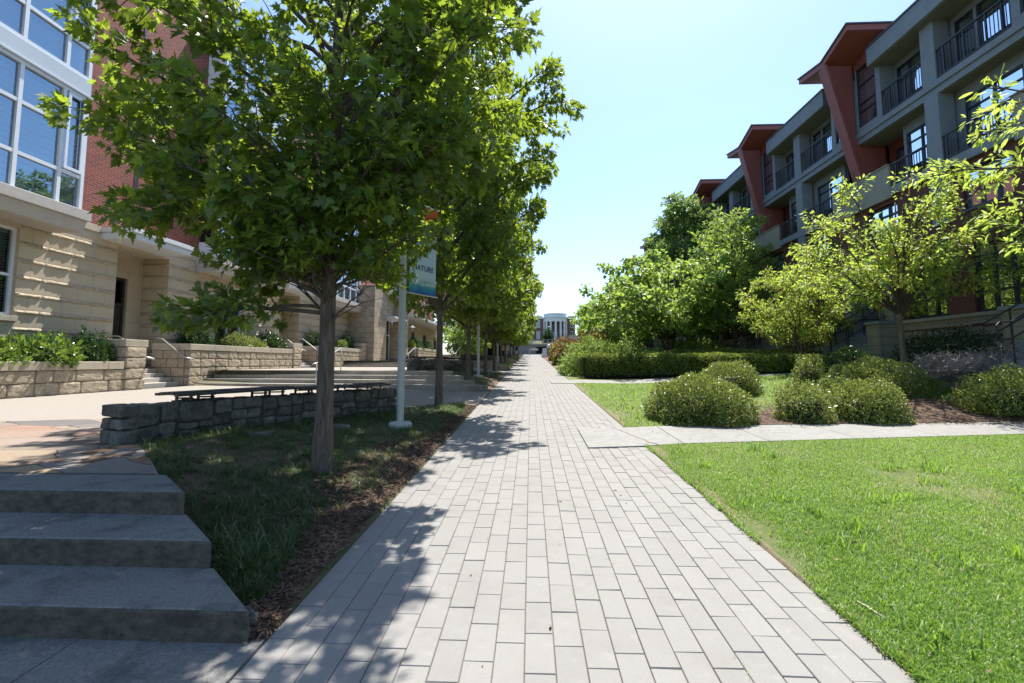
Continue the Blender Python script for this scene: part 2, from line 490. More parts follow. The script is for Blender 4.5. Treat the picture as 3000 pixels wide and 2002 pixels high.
def zl(y):                                    # terrace level left of the path, smoothed over the steps
    z = LEVEL[0]
    for k, ys in enumerate(STEP_Y):
        z += (LEVEL[k + 1] - LEVEL[k]) * ss(y, ys - .1, ys + STEP_N[k] * TREAD[k] + .3)
    return z

def in_pad(x, y):
    """inside one of the concrete landings that join the terraces to the path"""
    for k in range(1, len(STEP_Y)):            # under the long steps
        d = y - STEP_Y[k] - sk(k, x); n = STEP_N[k] * TREAD[k]
        if -.15 < d < n + .5 and x < -1.56 - 1.11 * min(d, n - TREAD[k] * .2): return True
    for k in range(len(STEP_Y) - 1):
        y1 = STEP_Y[k + 1] + .9
        s_ = 13.5 * k + 10.4 + 2.1 * min(1, max(0, (x + 3.1) / 1.67))
        if s_ < y < y1 - .5 + (-.9 if x > -1.75 else -.9 + .45 * min(1.5, (-1.75 - x))): return True
    return False

def tz(x, y):
    """height of the ground"""
    if x > PR - .02: return zp(y) + er(x, y) + .02 * ss(x, PR, PR + .5)
    if x > PL + .02: return zp(y) - .09
    s = min(1, max(0, (PL - x) / 2.6))
    z = zp(y) + (zl(y) - zp(y) - .02) * s ** .85
    if y < 2.4: z = zp(y) - .12
    if x < -5.4: z -= .35
    elif in_pad(x, y): z = zp(y) - .18
    return z

def fbm(x, y, f=1.0):
    return noise.noise(Vector((x * f, y * f, 3.1)))

def grid_mesh(xs, ys, zf):
    nx, ny = len(xs), len(ys)
    vs = [(x, y, zf(x, y)) for y in ys for x in xs]
    fs = [(j * nx + i, j * nx + i + 1, (j + 1) * nx + i + 1, (j + 1) * nx + i) for j in range(ny - 1) for i in range(nx - 1)]
    m = MB(); m.v = vs; m.f = fs; m.m = [0] * len(fs)
    return m

def lin(a, b, n): return [a + (b - a) * i / (n - 1) for i in range(n)]

# the ground: one sheet out to the horizon
xs = [-900, -300, -90, -40, -25] + lin(-17, PL - .02, 64) + [PL + .03, 0, PR - .03] + lin(PR, 17, 62) + [25, 40, 90, 300, 900]
ys = [-300, -60, -15] + lin(-5, 30, 106) + lin(30.5, 98, 100) + lin(100, 152, 14) + [200, 300, 500, 1200]
gm = grid_mesh(xs, ys, lambda x, y: tz(x, y) + (.02 * fbm(x, y, 2.2) if -17 < x < 17 and y < 98 and not PL - .3 < x < PR + .2 else 0))
go = gm.build('ground', M['ground'], smooth=True, kind='structure')

# the mulch that lies along the left of the path and under the shrubs on the right
def strip_sheet(name, xs, ylo, yhi, ny, off, mat, kind='structure', zf=None):
    vs = []; fs = []
    zf = zf or tz
    for x in xs:
        a, b = ylo(x), yhi(x)
        for j in range(ny):
            y = a + (b - a) * j / (ny - 1)
            vs.append((x, y, zf(x, y) + off))
    for i in range(len(xs) - 1):
        for j in range(ny - 1):
            fs.append((i * ny + j, (i + 1) * ny + j, (i + 1) * ny + j + 1, i * ny + j + 1))
    m = MB(); m.v = vs; m.f = fs; m.m = [0] * len(fs)
    return m.build(name, mat, smooth=True, kind=kind)

for k in range(5):
    mb = MB(); y0 = STEP_Y[k] + .03; y1 = 13.5 * k + 12.75 if k < 4 else 97
    yy = lin(y0, y1, 60 if k < 4 else 130)
    ok = {}
    for i, y in enumerate(yy):
        for j in range(16):
            x = PL - .012 - 3.4 * (j / 15) ** 1.3
            mb.v.append((x, y, tz(x, y) + .028 + .014 * fbm(x, y, 4.2) * (1 if j else 0) - (.05 if j == 0 else 0)))
            ok[i * 16 + j] = not in_pad(x, y)
    for i in range(len(yy) - 1):
        for j in range(15):
            f = (i * 16 + j, (i + 1) * 16 + j, (i + 1) * 16 + j + 1, i * 16 + j + 1)
            if all(ok[q] for q in f): mb.f.append(f); mb.m.append(0)
    mb.build('mulch_bed', M['soil'], smooth=True, kind='structure')

# ------------------------------------------------------------------ the paved path: pavers laid lengthwise, every other row shifted by half
rng = np.random.default_rng(11)
PW, PLEN, NC = (PR - PL) / 21, .305, 21
P_ = []; SZ = []
W1N = lambda x: 7.18 + .162 * (x - .86)
W1F = lambda x: 8.85 + .10 * (x - .97)
W2N = lambda x: 19.8 - .17 * (x - .95)
W2F = lambda x: 21.6 - .17 * (x - .95)
WX = PL + PW * 15
vs = []; fs = []
for c in range(NC):
    x0 = PL + c * PW; y = 1.0 - rng.uniform(0, .05) - (PLEN / 2 if c % 2 else 0)
    drift = rng.uniform(-.03, .03)
    y += drift
    while y < 97:
        ln = PLEN + (rng.normal(0, .002))
        a, b = y, y + ln
        y += ln
        if c >= 15:
            for lo, hi in ((W1N, W1F), (W2N, W2F)):
                l0, h0 = lo(x0 + PW / 2) - .01, hi(x0 + PW / 2) + .01
                if a < h0 and b > l0:
                    if a < l0: b = min(b, l0)
                    elif b > h0: a = max(a, h0)
                    else: a = b
        if b - a < .03: continue
        g = .0018; ch = .003
        tx, ty = rng.normal(0, .0012), rng.normal(0, .001)
        dz = rng.normal(0, .0012)
        for zz, e in ((-.05, g), (-.005, g), (0, g + ch)):
            for px, py in ((x0 + e, a + e), (x0 + PW - e, a + e), (x0 + PW - e, b - e), (x0 + e, b - e)):
                vs.append((px, py, G * py + zz + dz + (px - x0 - PW / 2) * tx / PW + (py - (a + b) / 2) * ty / ln))
        k = len(vs) - 12
        fs.append((k + 8, k + 9, k + 10, k + 11))
        for r in (0, 4):
            for q in range(4):
                fs.append((k + r + q, k + r + (q + 1) % 4, k + r + 4 + (q + 1) % 4, k + r + 4 + q))
mb = MB(); mb.v = vs; mb.f = fs; mb.m = [0] * len(fs)
mb.build('path', M['paver'], kind='structure')
mb = grid_mesh([PL - .004, PR + .004], lin(-6, 97, 40), lambda x, y: G * y - .0085)
mb.build('path_joint_sand', M['sand'], kind='structure')

# ------------------------------------------------------------------ concrete walks that leave the path to the right
def slab_walk(name, x0, x1, lo, hi, joints, first_w):
    m = MB()
    cuts = [x0] + joints + [x1]
    for a, b in zip(cuts[:-1], cuts[1:]):
        n = max(2, int((b - a) / .35))
        xs_ = lin(a + (.006 if a != x0 else 0), b - .006, n)
        base = len(m.v)
        for x in xs_:
            for y in (lo(x), (lo(x) + hi(x)) / 2, hi(x)):
                z = (G * y if x < PR else tz(x, y)) + .022
                m.v.append((x, y, z)); 
        for x in xs_:
            for y in (lo(x), (lo(x) + hi(x)) / 2, hi(x)):
                z = (G * y if x < PR else tz(x, y)) - .12
                m.v.append((x, y, z))
        o2 = base + 3 * n
        for i in range(n - 1):
            for j in range(2):
                p = base + i * 3 + j
                m.f.append((p, p + 3, p + 4, p + 1)); m.m.append(0)
            p = base + i * 3; q = o2 + i * 3
            m.f.append((q, q + 3, p + 3, p)); m.m.append(0)
            m.f.append((p + 2, p + 5, q + 5, q + 2)); m.m.append(0)
        m.f.append((base, base + 1, base + 2, o2 + 2, o2 + 1, o2)); m.m.append(0)
        e = base + 3 * (n - 1); e2 = o2 + 3 * (n - 1)
        m.f.append((e2, e2 + 1, e2 + 2, e + 2, e + 1, e)); m.m.append(0)
    return m.build(name, M['conc_walk'], kind='structure', bevel=.006)
slab_walk('front_walk', WX, 16.5, W1N, W1F, [PR + .62, 3.9, 5.5, 7.1, 8.7, 10.4, 12.1, 13.8], 1)
slab_walk('far_walk', WX, 13.4, W2N, W2F, [2.3, 4, 5.7, 7.4, 9.1, 10.8], 1)
# the crack across the first slab of the front walk
m = MB()
pts = []
for i in range(15):
    t = i / 14
    y = W1N(1.75) + .004 + t * 1.66
    pts.append((2.02 - .46 * t + .07 * fbm(t * 5, 1, 1.7) + .02 * fbm(t * 17, 2, 2), y))
for i, (x, y) in enumerate(pts):
    w = .010 + .008 * abs(fbm(i, 4, .9))
    m.v += [(x - w, y, G * y + .026 if x < PR else tz(x, y) + .026), (x + w, y, G * y + .026 if x < PR else tz(x, y) + .026)]
m.f = [(2 * i, 2 * i + 1, 2 * i + 3, 2 * i + 2) for i in range(14)]; m.m = [0] * 14
m.build('walk_crack', M['sand'], kind='structure')

# ------------------------------------------------------------------ lawns
def ledge(f, o): return lambda x: f(x) + o
strip_sheet('lawn', [PR + .015] + lin(PR + .2, 17, 90), lambda x: -4, ledge(W1N, -.01), 70, .012, M['lawn'])
strip_sheet('middle_lawn', [PR + .015] + lin(PR + .2, 13.2, 70), ledge(W1F, .02), ledge(W2N, -.02), 60, .012, M['lawn'])
strip_sheet('far_lawn', [PR + .015] + lin(PR + .2, 13.2, 50), ledge(W2F, .02), lambda x: 40 + 0 * x, 60, .012, M['lawn'])
# worn edge of the lawn along the paving
m = MB(); yy = lin(1.2, 22, 220)
for i, y in enumerate(yy):
    w = .03 + .16 * max(0, noise.noise(Vector((y * .8, 4.4, 0))) + .35) + .07 * abs(noise.noise(Vector((y * 3.3, 1, 0))))
    gap_ = W1N(2) - .1 < y < W1F(2) + .1
    for q in range(4): m.v.append((PR + .004 + w * q / 3, y, (G * y - .002 if q == 0 else tz(PR + .012 + w * q / 3, y) + .017 - .004 * (q == 3)) - (.1 if gap_ else 0)))
for i in range(len(yy) - 1):
    for q in range(3): m.f.append((i * 4 + q, i * 4 + q + 1, (i + 1) * 4 + q + 1, (i + 1) * 4 + q)); m.m.append(0)
m.build('worn_edge', pm('worn_soil', (.21, .16, .095), (.12, .09, .055), 30, .95, 60, .8, .02, (.14, .15, .05), 6), smooth=True, kind='structure')
strip_sheet('shrub_mulch', lin(3.5, 14, 70), ledge(W1F, .03), lambda x: 9.55 + 1.9 * ss(x, 3.6, 6.5) + .25 * fbm(x, 1, 1.1), 24, .03, M['soil'])
strip_sheet('bank_mulch', lin(PR + .02, 8, 30), lambda x: 31 + 0 * x + .5 * fbm(x, 2, 1), lambda x: 92 + 0 * x, 60, .03, M['soil'])

# ------------------------------------------------------------------ steps and terraces left of the path
WALL_X = -13.2
# (the long steps run slightly askew: see sk)
def steps(k):
    ys = STEP_Y[k]; n = STEP_N[k]; m = MB()
    for i in range(n):
        z1 = LEVEL[k] + RISE[k] * (i + 1) if k else .08 + (LEVEL[1] - .08) * (i + 1) / 3
        dx = .56 if k == 0 else .5
        xa = -1.5 - dx * i; xb = xa - dx * (1 if i < n - 1 else 1)
        ya = ys + TREAD[k] * i; yb = ya + TREAD[k]
        z0 = z1 - (.5 if i == 0 else .22)
        xl = WALL_X + .06 if k else -9.0
        o = .004 * i
        P = [(xl + o, ya + sk(k, xl)), (xa, ya + sk(k, xa)), (xb, yb + sk(k, xb) + .03), (xl + o, yb + sk(k, xl) + .03)]
        m.hexa([(a, b, z0) for a, b in P], [(a, b, z1) for a, b in P])
    return m
def stepm(k):
    m = steps(k)
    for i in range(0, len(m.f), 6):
        m.m[i + 2] = 1                        # the face toward the lower level is darker: stains, lowest flight also painted shade
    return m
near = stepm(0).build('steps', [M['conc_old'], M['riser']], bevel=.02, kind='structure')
# broken corner of the lowest step: rough aggregate showing
m = MB()
for i in range(26):
    rr = random.Random(i)
    t = rr.random()
    m.rough((-1.50 - .10 * t, 2.462 + .06 * rr.random(), .07 + .17 * rr.random()), (.035, .02, .03), amp=.006, n=2, seed=i)
m.build('broken_edge', M['rubble'], near)
STEPS = [near]
for k in (1, 2, 3, 4):
    STEPS.append(stepm(k).build('steps', [M['conc'], M['riser_pale']], bevel=.012, kind='structure'))

# concrete pad in front of the lowest steps, with a joint along the path's direction
m = MB()
for a, b in ((-9, -2.452), (-2.444, PL - .008)):
    m.hexa([(a, -5, -.4), (b, -5, -.4), (b, 2.50, -.1), (a, 2.50, -.1)], [(a, -5, G * -5 + .006), (b, -5, G * -5 + .006), (b, 2.50, G * 2.5 + .006), (a, 2.50, G * 2.5 + .006)])
m.build('concrete_pad', M['conc_old'], kind='structure')

WALL_LINE = [(-4.95, 5.35), (-4.55, 6.3), (-4.0, 7.55), (-3.5, 8.8), (-3.12, 9.85)]
def wall_x(y, k=0):
    y = y - 13.5 * k
    for (xa, ya), (xb, yb) in zip(WALL_LINE[:-1], WALL_LINE[1:]):
        if y <= yb: return xa + (xb - xa) * (y - ya) / (yb - ya)
    return WALL_LINE[-1][0]
def terrace(k):
    """sheet from the planters to the seat wall, then out to the path in front of the next steps"""
    y0 = STEP_Y[k] + TREAD[k] * STEP_N[k]; y1 = STEP_Y[k + 1]
    off = 13.5 * k
    L = LEVEL[k + 1]
    ny = 44
    m = MB(); nx = 24
    for j in range(ny):
        y = y0 + (y1 - y0) * j / (ny - 1)
        u = y - off
        if u < 5.35: xr = -3.22 - 1.5 * (u - 3.86) / 1.5 if k == 0 else -3.3 - 1.5 * ss(u, 3.8, 5.35)
        elif u < 9.9: xr = wall_x(u) - .05
        else: xr = -3.1 + (3.1 + PL) * ss(u, 10.2, 12.6) - .008
        for i in range(nx):
            t = i / (nx - 1)
            x = WALL_X + (xr - WALL_X) * (1 - (1 - t) ** 1.5)
            z = L + .05 * ss(-x, 5, 13) * (1 if k == 0 else 0)
            if x > -4.5:
                z = L + (zp(y) + .012 - L) * ss(x, -4.3, PL) if u > 9.9 else L
            yy = y + (sk(k, x) if k and j == 0 else 0) + (sk(k + 1, x) + .05 if j == ny - 1 else 0) + (sk(k + 1, x) * ss(j, ny - 12, ny - 1) if 0 < j < ny - 1 else 0)
            m.v.append((x, yy, z + .004))
    for j in range(ny - 1):
        for i in range(nx - 1):
            m.f.append((j * nx + i, j * nx + i + 1, (j + 1) * nx + i + 1, (j + 1) * nx + i)); m.m.append(0)
    return m.build('terrace', M['plaza'], smooth=True, kind='structure')
for k in range(4): terrace(k)

# irregular flagstones at the head of the lowest steps
fm, n, l, bs = nt('flagstone')
v = coords(n, l, 'Object', (.8, 1.5, 1))
wv = n.new("ShaderNodeVectorMath"); wv.operation = 'ADD'
nz = n.new("ShaderNodeTexNoise"); nz.inputs['Scale'].default_value = 1.7; l.new(v, nz.inputs['Vector'])
sc = n.new("ShaderNodeVectorMath"); sc.operation = 'SCALE'; sc.inputs['Scale'].default_value = .14
l.new(nz.outputs['Color'], sc.inputs[0]); l.new(v, wv.inputs[0]); l.new(sc.outputs[0], wv.inputs[1])
v1 = n.new("ShaderNodeTexVoronoi"); v1.inputs['Scale'].default_value = 1.25; l.new(wv.outputs[0], v1.inputs['Vector'])
v2 = n.new("ShaderNodeTexVoronoi"); v2.feature = 'DISTANCE_TO_EDGE'; v2.inputs['Scale'].default_value = 1.25; l.new(wv.outputs[0], v2.inputs['Vector'])
sp = n.new("ShaderNodeSeparateColor"); l.new(v1.outputs['Color'], sp.inputs[0])
c = ramp(n, l, sp.outputs[0], [(0, (.09, .09, .095)), (.2, (.24, .22, .19)), (.35, (.34, .13, .05)), (.47, (.22, .20, .18)), (.58, (.10, .10, .11)), (.7, (.33, .25, .16)), (.82, (.10, .07, .055)), (.92, (.30, .15, .08)), (1, (.25, .23, .21))])
c = mix(n, l, ramp(n, l, noise_n(n, l, coords(n, l, 'Object', (1, 3, 1)), 3.5, 7, .7), [(.42, 0.0), (.7, .5)]), c, (.27, .17, .10))
c = mix(n, l, 1.0, c, ramp(n, l, noise_n(n, l, coords(n, l), 26, 6, .7), [(.3, .7), (.7, 1.05)]), 'MULTIPLY')
e = ramp(n, l, v2.outputs['Distance'], [(.004, 0.0), (.013, 1.0)])
c = mix(n, l, e, (.035, .028, .022), c)
l.new(c, bs.inputs['Base Color']); bs.inputs['Roughness'].default_value = .8
bump(n, l, bs, e, .6, .012)
m = MB(); ny = 20; nx = 14
for j in range(ny):
    y = 3.88 + 3.9 * j / (ny - 1)
    xr = -3.24 - 1.5 * min(1, (y - 3.86) / 1.5) if y < 5.35 else wall_x(y) - .03
    for i in range(nx):
        x = -12.0 + (xr + 12.0) * i / (nx - 1)
        yy = y - (max(0, -x - 4.5) * .16 + .25 * fbm(x, 1, .9)) * ss(j, 6, ny - 1)
        m.v.append((x, yy, LEVEL[1] + .05 * ss(-x, 5, 13) + .009))
for j in range(ny - 1):
    for i in range(nx - 1):
        m.f.append((j * nx + i, j * nx + i + 1, (j + 1) * nx + i + 1, (j + 1) * nx + i)); m.m.append(0)
m.build('flagstone_paving', fm, kind='structure')

# ------------------------------------------------------------------ rubble seat walls with slatted benches on them
def seat_wall(k, label):
    base = LEVEL[k + 1]; off = 13.5 * k
    line = [Vector((x, y + off, base)) for x, y in WALL_LINE]
    t = thing('seat_wall', label, 'stone wall', (line[0].x, line[0].y, base), 'rubble seat walls beside the path')
    seg = [(b - a).length for a, b in zip(line[:-1], line[1:])]; tot = sum(seg)
    def at(s):
        for a, b, d in zip(line[:-1], line[1:], seg):
            if s <= d: return a + (b - a) * (s / d), (b - a).normalized()
            s -= d
        return line[-1].copy(), (line[-1] - line[-2]).normalized()
    core = MB(); st = MB(); rr = random.Random(40 + k)
    n = 16
    for i in range(n):
        a, d = at(.06 + (tot - .12) * i / n); b, _ = at(.06 + (tot - .12) * (i + 1) / n)
        sd = Vector((d.y, -d.x, 0)) * .17
        core.hexa([a - sd - Vector((0, 0, .25)), a + sd - Vector((0, 0, .39)), b + sd - Vector((0, 0, .39)), b - sd - Vector((0, 0, .25))],
                  [a - sd + Vector((0, 0, .39)), a + sd + Vector((0, 0, .39)), b + sd + Vector((0, 0, .39)), b - sd + Vector((0, 0, .39))])
    core.build('mortar_core', M['rubble_core'], t)
    hs = [-.28, -.02, .17, .31, .47]
    for side in (-1, 1):
        s = -.03
        while s < tot:
            wd = rr.uniform(.2, .5)
            cuts = [-.3]
            while cuts[-1] < .30: cuts.append(cuts[-1] + rr.uniform(.085, .2))
            cuts[-1] = .47 - .06 * s / tot + rr.uniform(-.015, .015)
            if cuts[-1] - cuts[-2] < .07: cuts.pop(-2)
            for h0, h1 in zip(cuts[:-1], cuts[1:]):
                parts_ = [(s, s + wd)] if wd < .34 or rr.random() < .55 else [(s, s + wd * (q := rr.uniform(.35, .65))), (s + wd * q, s + wd)]
                for a_, b_ in parts_:
                    a_ += rr.uniform(-.02, .02); b_ += rr.uniform(-.02, .02)
                    if a_ > tot - .02: continue
                    b_ = min(b_, tot + .04)
                    c0, d = at(min(tot, (a_ + b_) / 2)); sd = Vector((d.y, -d.x, 0))
                    dep = rr.uniform(.17, .2)
                    c = c0 + sd * side * (.205 - dep / 2 + rr.uniform(-.012, .02)) + Vector((0, 0, (h0 + h1) / 2))
                    st.rough(c, (b_ - a_ - .018, dep, h1 - h0 - .014), d, amp=.016, n=6, seed=rr.randint(0, 999), p=8, fr=8)
            s += wd
    d0 = (line[1] - line[0]).normalized()
    for r in range(4):                        # the end that faces the steps
        for q, w in ((-.12, .22), (.1, .24)):
            c = line[0] - d0 * .03 + Vector((d0.y, -d0.x, 0)) * q + Vector((0, 0, (hs[r] + hs[r + 1]) / 2))
            st.rough(c, (.2, w, hs[r + 1] - hs[r] - .01), d0, amp=.016, n=6, seed=rr.randint(0, 999), p=8, fr=6)
    st.build('stone_face', M['rubble'], t)
    return at, tot
def bench(at, s0, s1, label, top=.575):
    a, d = at(s0)
    t = thing('slatted_bench', label, 'bench', tuple(a + Vector((0, 0, .47))), 'dark curved benches on the seat walls')
    slat = MB(); n = 9
    for q in range(5):
        o = -.22 + q * .11
        P = []
        for i in range(n):
            c, dd = at(s0 + (s1 - s0) * i / (n - 1)); sd = Vector((dd.y, -dd.x, 0))
            P.append(c + sd * o + Vector((0, 0, top - .014 * s0 - .012 * (o * 8) ** 2 * .5)))
        for i in range(n - 1): slat.bar(P[i], P[i + 1] + (P[i + 1] - P[i]) * .004, .092, .034)
    slat.build('seat', M['black'], t)
    for s in (s0 + .22, s0 + .5, s1 - .5, s1 - .2):
        c, dd = at(s); sd = Vector((dd.y, -dd.x, 0)); g = MB()
        for o in (-.17, .15):
            p = c + sd * o
            g.bar(p + Vector((0, 0, .44)), p + Vector((0, 0, top - .03)), .028, .028)
        g.bar(c - sd * .2 + Vector((0, 0, top - .04)), c + sd * .2 + Vector((0, 0, top - .04)), .04, .024)
        g.tube([c - sd * .19 + Vector((0, 0, .485)), c + sd * .19 + Vector((0, 0, .50))], .012, 6)
        g.build('bracket', M['black'], t)
at0, tot0 = seat_wall(0, 'low rubble stone seat wall between the flagstones and the nearest grass bed')
bench(at0, .45, 2.25, 'dark slatted bench at the flagstone end of the nearest seat wall')
bench(at0, 2.33, 3.4, 'dark slatted bench in the middle of the nearest seat wall, partly behind the trunk')
bench(at0, 3.48, 4.6, 'dark slatted bench at the far end of the nearest seat wall')
at1, tot1 = seat_wall(1, 'rubble seat wall on the second terrace above the four long steps')
bench(at1, .1, 2.3, 'dark slatted bench on the second terrace seat wall, near end')
bench(at1, 2.45, 4.6, 'dark slatted bench on the second terrace seat wall, far end')
at2, tot2 = seat_wall(2, 'rubble seat wall on the third terrace, small and shaded by the maples')

# steel handrails on the long steps
def handrail(x, k, label, flip=False):
    y = STEP_Y[k] + sk(k, x); z0 = LEVEL[k]; z1 = LEVEL[k + 1]; run = TREAD[k] * STEP_N[k]
    t = thing('handrail', label, 'handrail', (x, y, z0), 'steel handrails on the long steps')
    m = MB(); m.tube([(x, y - .12, z0 - .03), (x, y - .12, z0 + .93)], .024, 8)
    m.build('post', M['steel'], t, smooth=True)
    m = MB(); m.tube([(x, y + run + .25, z1 - .03), (x, y + run + .25, z1 + .93)], .024, 8)
    m.build('post', M['steel'], t, smooth=True)
    m = MB(); m.tube([(x, y - .42, z0 + .9), (x, y - .12, z0 + .93), (x, y + run + .2, z1 + .93), (x, y + run + .55, z1 + .93)], .026, 8)
    m.build('rail', M['steel'], t, smooth=True)
handrail(-8.0, 1, 'steel handrail rising with the first flight of long steps, left of the trunk')
handrail(-8.3, 2, 'steel handrail on the second flight of long steps in front of the stone portal')
handrail(-5.0, 2, 'steel handrail on the second flight of long steps, just behind the second maple')
handrail(-8.0, 3, 'small distant steel handrail on the third flight of long steps')
handrail(-4.4, 3, 'distant steel handrail between the third and fourth maple trunks')
# ------------------------------------------------------------------ building helpers
def wall_grid(m, axis, p0, p1, a0, a1, z0, z1, holes):
    """wall slab between p0 and p1 (thickness), from a0 to a1, with rectangular holes (a0, a1, z0, z1)"""
    A = sorted({a0, a1, *[h[0] for h in holes], *[h[1] for h in holes]})
    A = [a for a in A if a0 <= a <= a1]
    for i in range(len(A) - 1):
        am = (A[i] + A[i + 1]) / 2
        hs = sorted([(h[2], h[3]) for h in holes if h[0] < am < h[1]])
        z = z0
        for lo, hi in hs + [(z1, z1)]:
            if lo > z:
                if axis == 'y': m.box(p0, p1, A[i], A[i + 1], z, lo)
                else: m.box(A[i], A[i + 1], p0, p1, z, lo)
            z = max(z, hi)
    return m

def window(parent, x, y0, y1, z0, z1, mull, rails, side, frame, pane, inner=None, inner_mat=None, fw=.06, dep=.1, name='window', half=None):
    """a window in a wall facing side (+1 = +x, -1 = -x): frame > pane, and blind or curtain behind it"""
    m = MB(); xb = x - side * dep
    xa, xc = min(x, xb), max(x, xb)
    m.box(xa, xc, y0, y0 + fw, z0, z1); m.box(xa, xc, y1 - fw, y1, z0, z1)
    m.box(xa, xc, y0 + fw, y1 - fw, z0, z0 + fw); m.box(xa, xc, y0 + fw, y1 - fw, z1 - fw, z1)
    q = x - side * .012; qb = x - side * (dep - .012)
    qa, qc = min(q, qb), max(q, qb)
    for yy in mull: m.box(qa, qc, yy - fw / 2, yy + fw / 2, z0 + fw, z1 - fw)
    ys_ = [y0 + fw] + [v for v in mull] + [y1 - fw]
    r = x - side * .02; rb = x - side * (dep - .02)
    ra, rc = min(r, rb), max(r, rb)
    for z in rails:
        for i in range(len(ys_) - 1):
            a = ys_[i] + (fw / 2 if i else 0); b = ys_[i + 1] - (fw / 2 if i < len(ys_) - 2 else 0)
            zz = z if not isinstance(z, tuple) else z[0]
            if isinstance(z, tuple) and not (z[1] <= i < z[2]): continue
            m.box(ra, rc, a, b, zz - fw / 2, zz + fw / 2)
    w = m.build(name, frame, parent)
    p = MB(); g = x - side * dep * .55
    p.add([(g, y0 + .01, z0 + .01), (g, y1 - .01, z0 + .01), (g, y1 - .01, z1 - .01), (g, y0 + .01, z1 - .01)], [(0, 1, 2, 3)])
    p.build('pane', pane, w)
    if inner == 'blind':
        pitch = .17 if name == 'bay_window' else .085
        b = MB(); gx = x - side * (dep + .09); z = z0 + .08
        while z < z1 - .05:
            b.add([(gx - .05, y0 + .05, z), (gx - .05, y1 - .05, z), (gx + .03, y1 - .05, z + pitch * .62), (gx + .03, y0 + .05, z + pitch * .62)], [(0, 1, 2, 3)])
            z += pitch
        b.build('blind', inner_mat, w)
    elif inner == 'curtain':
        b = MB(); gx = x - side * (dep + .22)
        for a0, a1 in (half or [(y0 + .05, y1 - .05)]):
            n = max(6, int((a1 - a0) / .035)); base = len(b.v)
            for i in range(n + 1):
                yy = a0 + (a1 - a0) * i / n; dx = .035 * math.sin(i * 1.25) + .012 * math.sin(i * .53)
                b.v += [(gx + dx, yy, z0 + .05), (gx + dx, yy, z1 - .05)]
            for i in range(n):
                b.f.append((base + 2 * i, base + 2 * i + 2, base + 2 * i + 3, base + 2 * i + 1)); b.m.append(0)
        b.build('curtain', inner_mat, w, smooth=True)
    return w

# ------------------------------------------------------------------ building on the left: limestone ground floor, red brick above, glazed bays
LX = -14.8
lb = thing('college_building', 'red brick building with cream stone ground floor and blue glazed bays', 'building', (LX, 20, .6))
holes_s = [(11.1, 13.0, 2.9, 5.45), (16.1, 18.4, .5, 5.77), (21.3, 23.25, 2.3, 5.3), (26.7, 28.9, .5, 5.77), (32.0, 34.0, 2.6, 5.3)]
m = MB(); wall_grid(m, 'y', LX - .32, LX, 5.5, 36.5, 0, 6.0, holes_s)
m.build('stone_wall', M['lime'], lb)
m = MB(); wall_grid(m, 'y', LX - .30, LX + .012, 4, 47.5, 6.23, 18.5, [(27.5, 28.4, 6.9, 8.5), (8.6, 13.9, 6.4, 17.5), (20.4, 25.3, 6.4, 17.5), (31.4, 36.3, 6.4, 17.5), (17.0, 17.9, 10.8, 12.6)])
m.build('brick_wall', M['brick_l'], lb)
m = MB()
for a, b in ((5.5, 8.3), (14.06, 15.36), (18.2, 20.1), (25.66, 36.5)):
    m.box(LX - .32, LX + .05, a, b, 6.0, 6.232)
for q in pieces(m): q.build('cap_band', M['curb_lime'], lb, bevel=.008)
# recessed doorways
for y0, y1 in ((16.1, 18.4), (26.7, 28.9)):
    m = MB()
    m.box(LX - 1.4, LX - .322, y1 - .0, y1 + .3, .4, 5.9); m.box(LX - 1.4, LX - .322, y0 - .3, y0, .4, 5.9)
    wall_grid(m, 'y', LX - 1.4, LX - 1.1, y0, y1, .4, 5.9, [(y0 + .55, y0 + 1.65, 1.0, 4.85)])
    for q in pieces(m): q.build('recess_wall', M['lime'], lb)
    m = MB(); m.box(LX - 1.4, LX - .33, y0, y1, 5.78, 5.95); m.build('recess_ceiling', M['curb_lime'], lb)
    d = MB(); xx = LX - 1.2
    d.box(xx - .1, xx, y0 + .55, y0 + .65, 1.0, 4.85); d.box(xx - .1, xx, y0 + 1.55, y0 + 1.65, 1.0, 4.85)
    d.box(xx - .1, xx, y0 + .65, y0 + 1.55, 4.75, 4.85); d.box(xx - .1, xx, y0 + .65, y0 + 1.55, 3.75, 3.87)
    d.box(xx - .1, xx, y0 + 1.06, y0 + 1.12, 3.87, 4.75)
    d.box(xx - .08, xx - .03, y0 + .65, y0 + 1.55, 1.0, 3.75)
    for k in range(3):
        d.box(xx - .03, xx - .015, y0 + .74, y0 + 1.46, 1.2 + k * .83, 1.9 + k * .83)
    dd = d.build('entry_door', M['door'], lb)
    m = MB(); m.tube([(xx + .02, y0 + 1.42, 2.05), (xx + .05, y0 + 1.42, 2.1), (xx + .05, y0 + 1.42, 2.4), (xx + .02, y0 + 1.42, 2.45)], .014, 6)
    m.build('handle', M['steel'], dd)
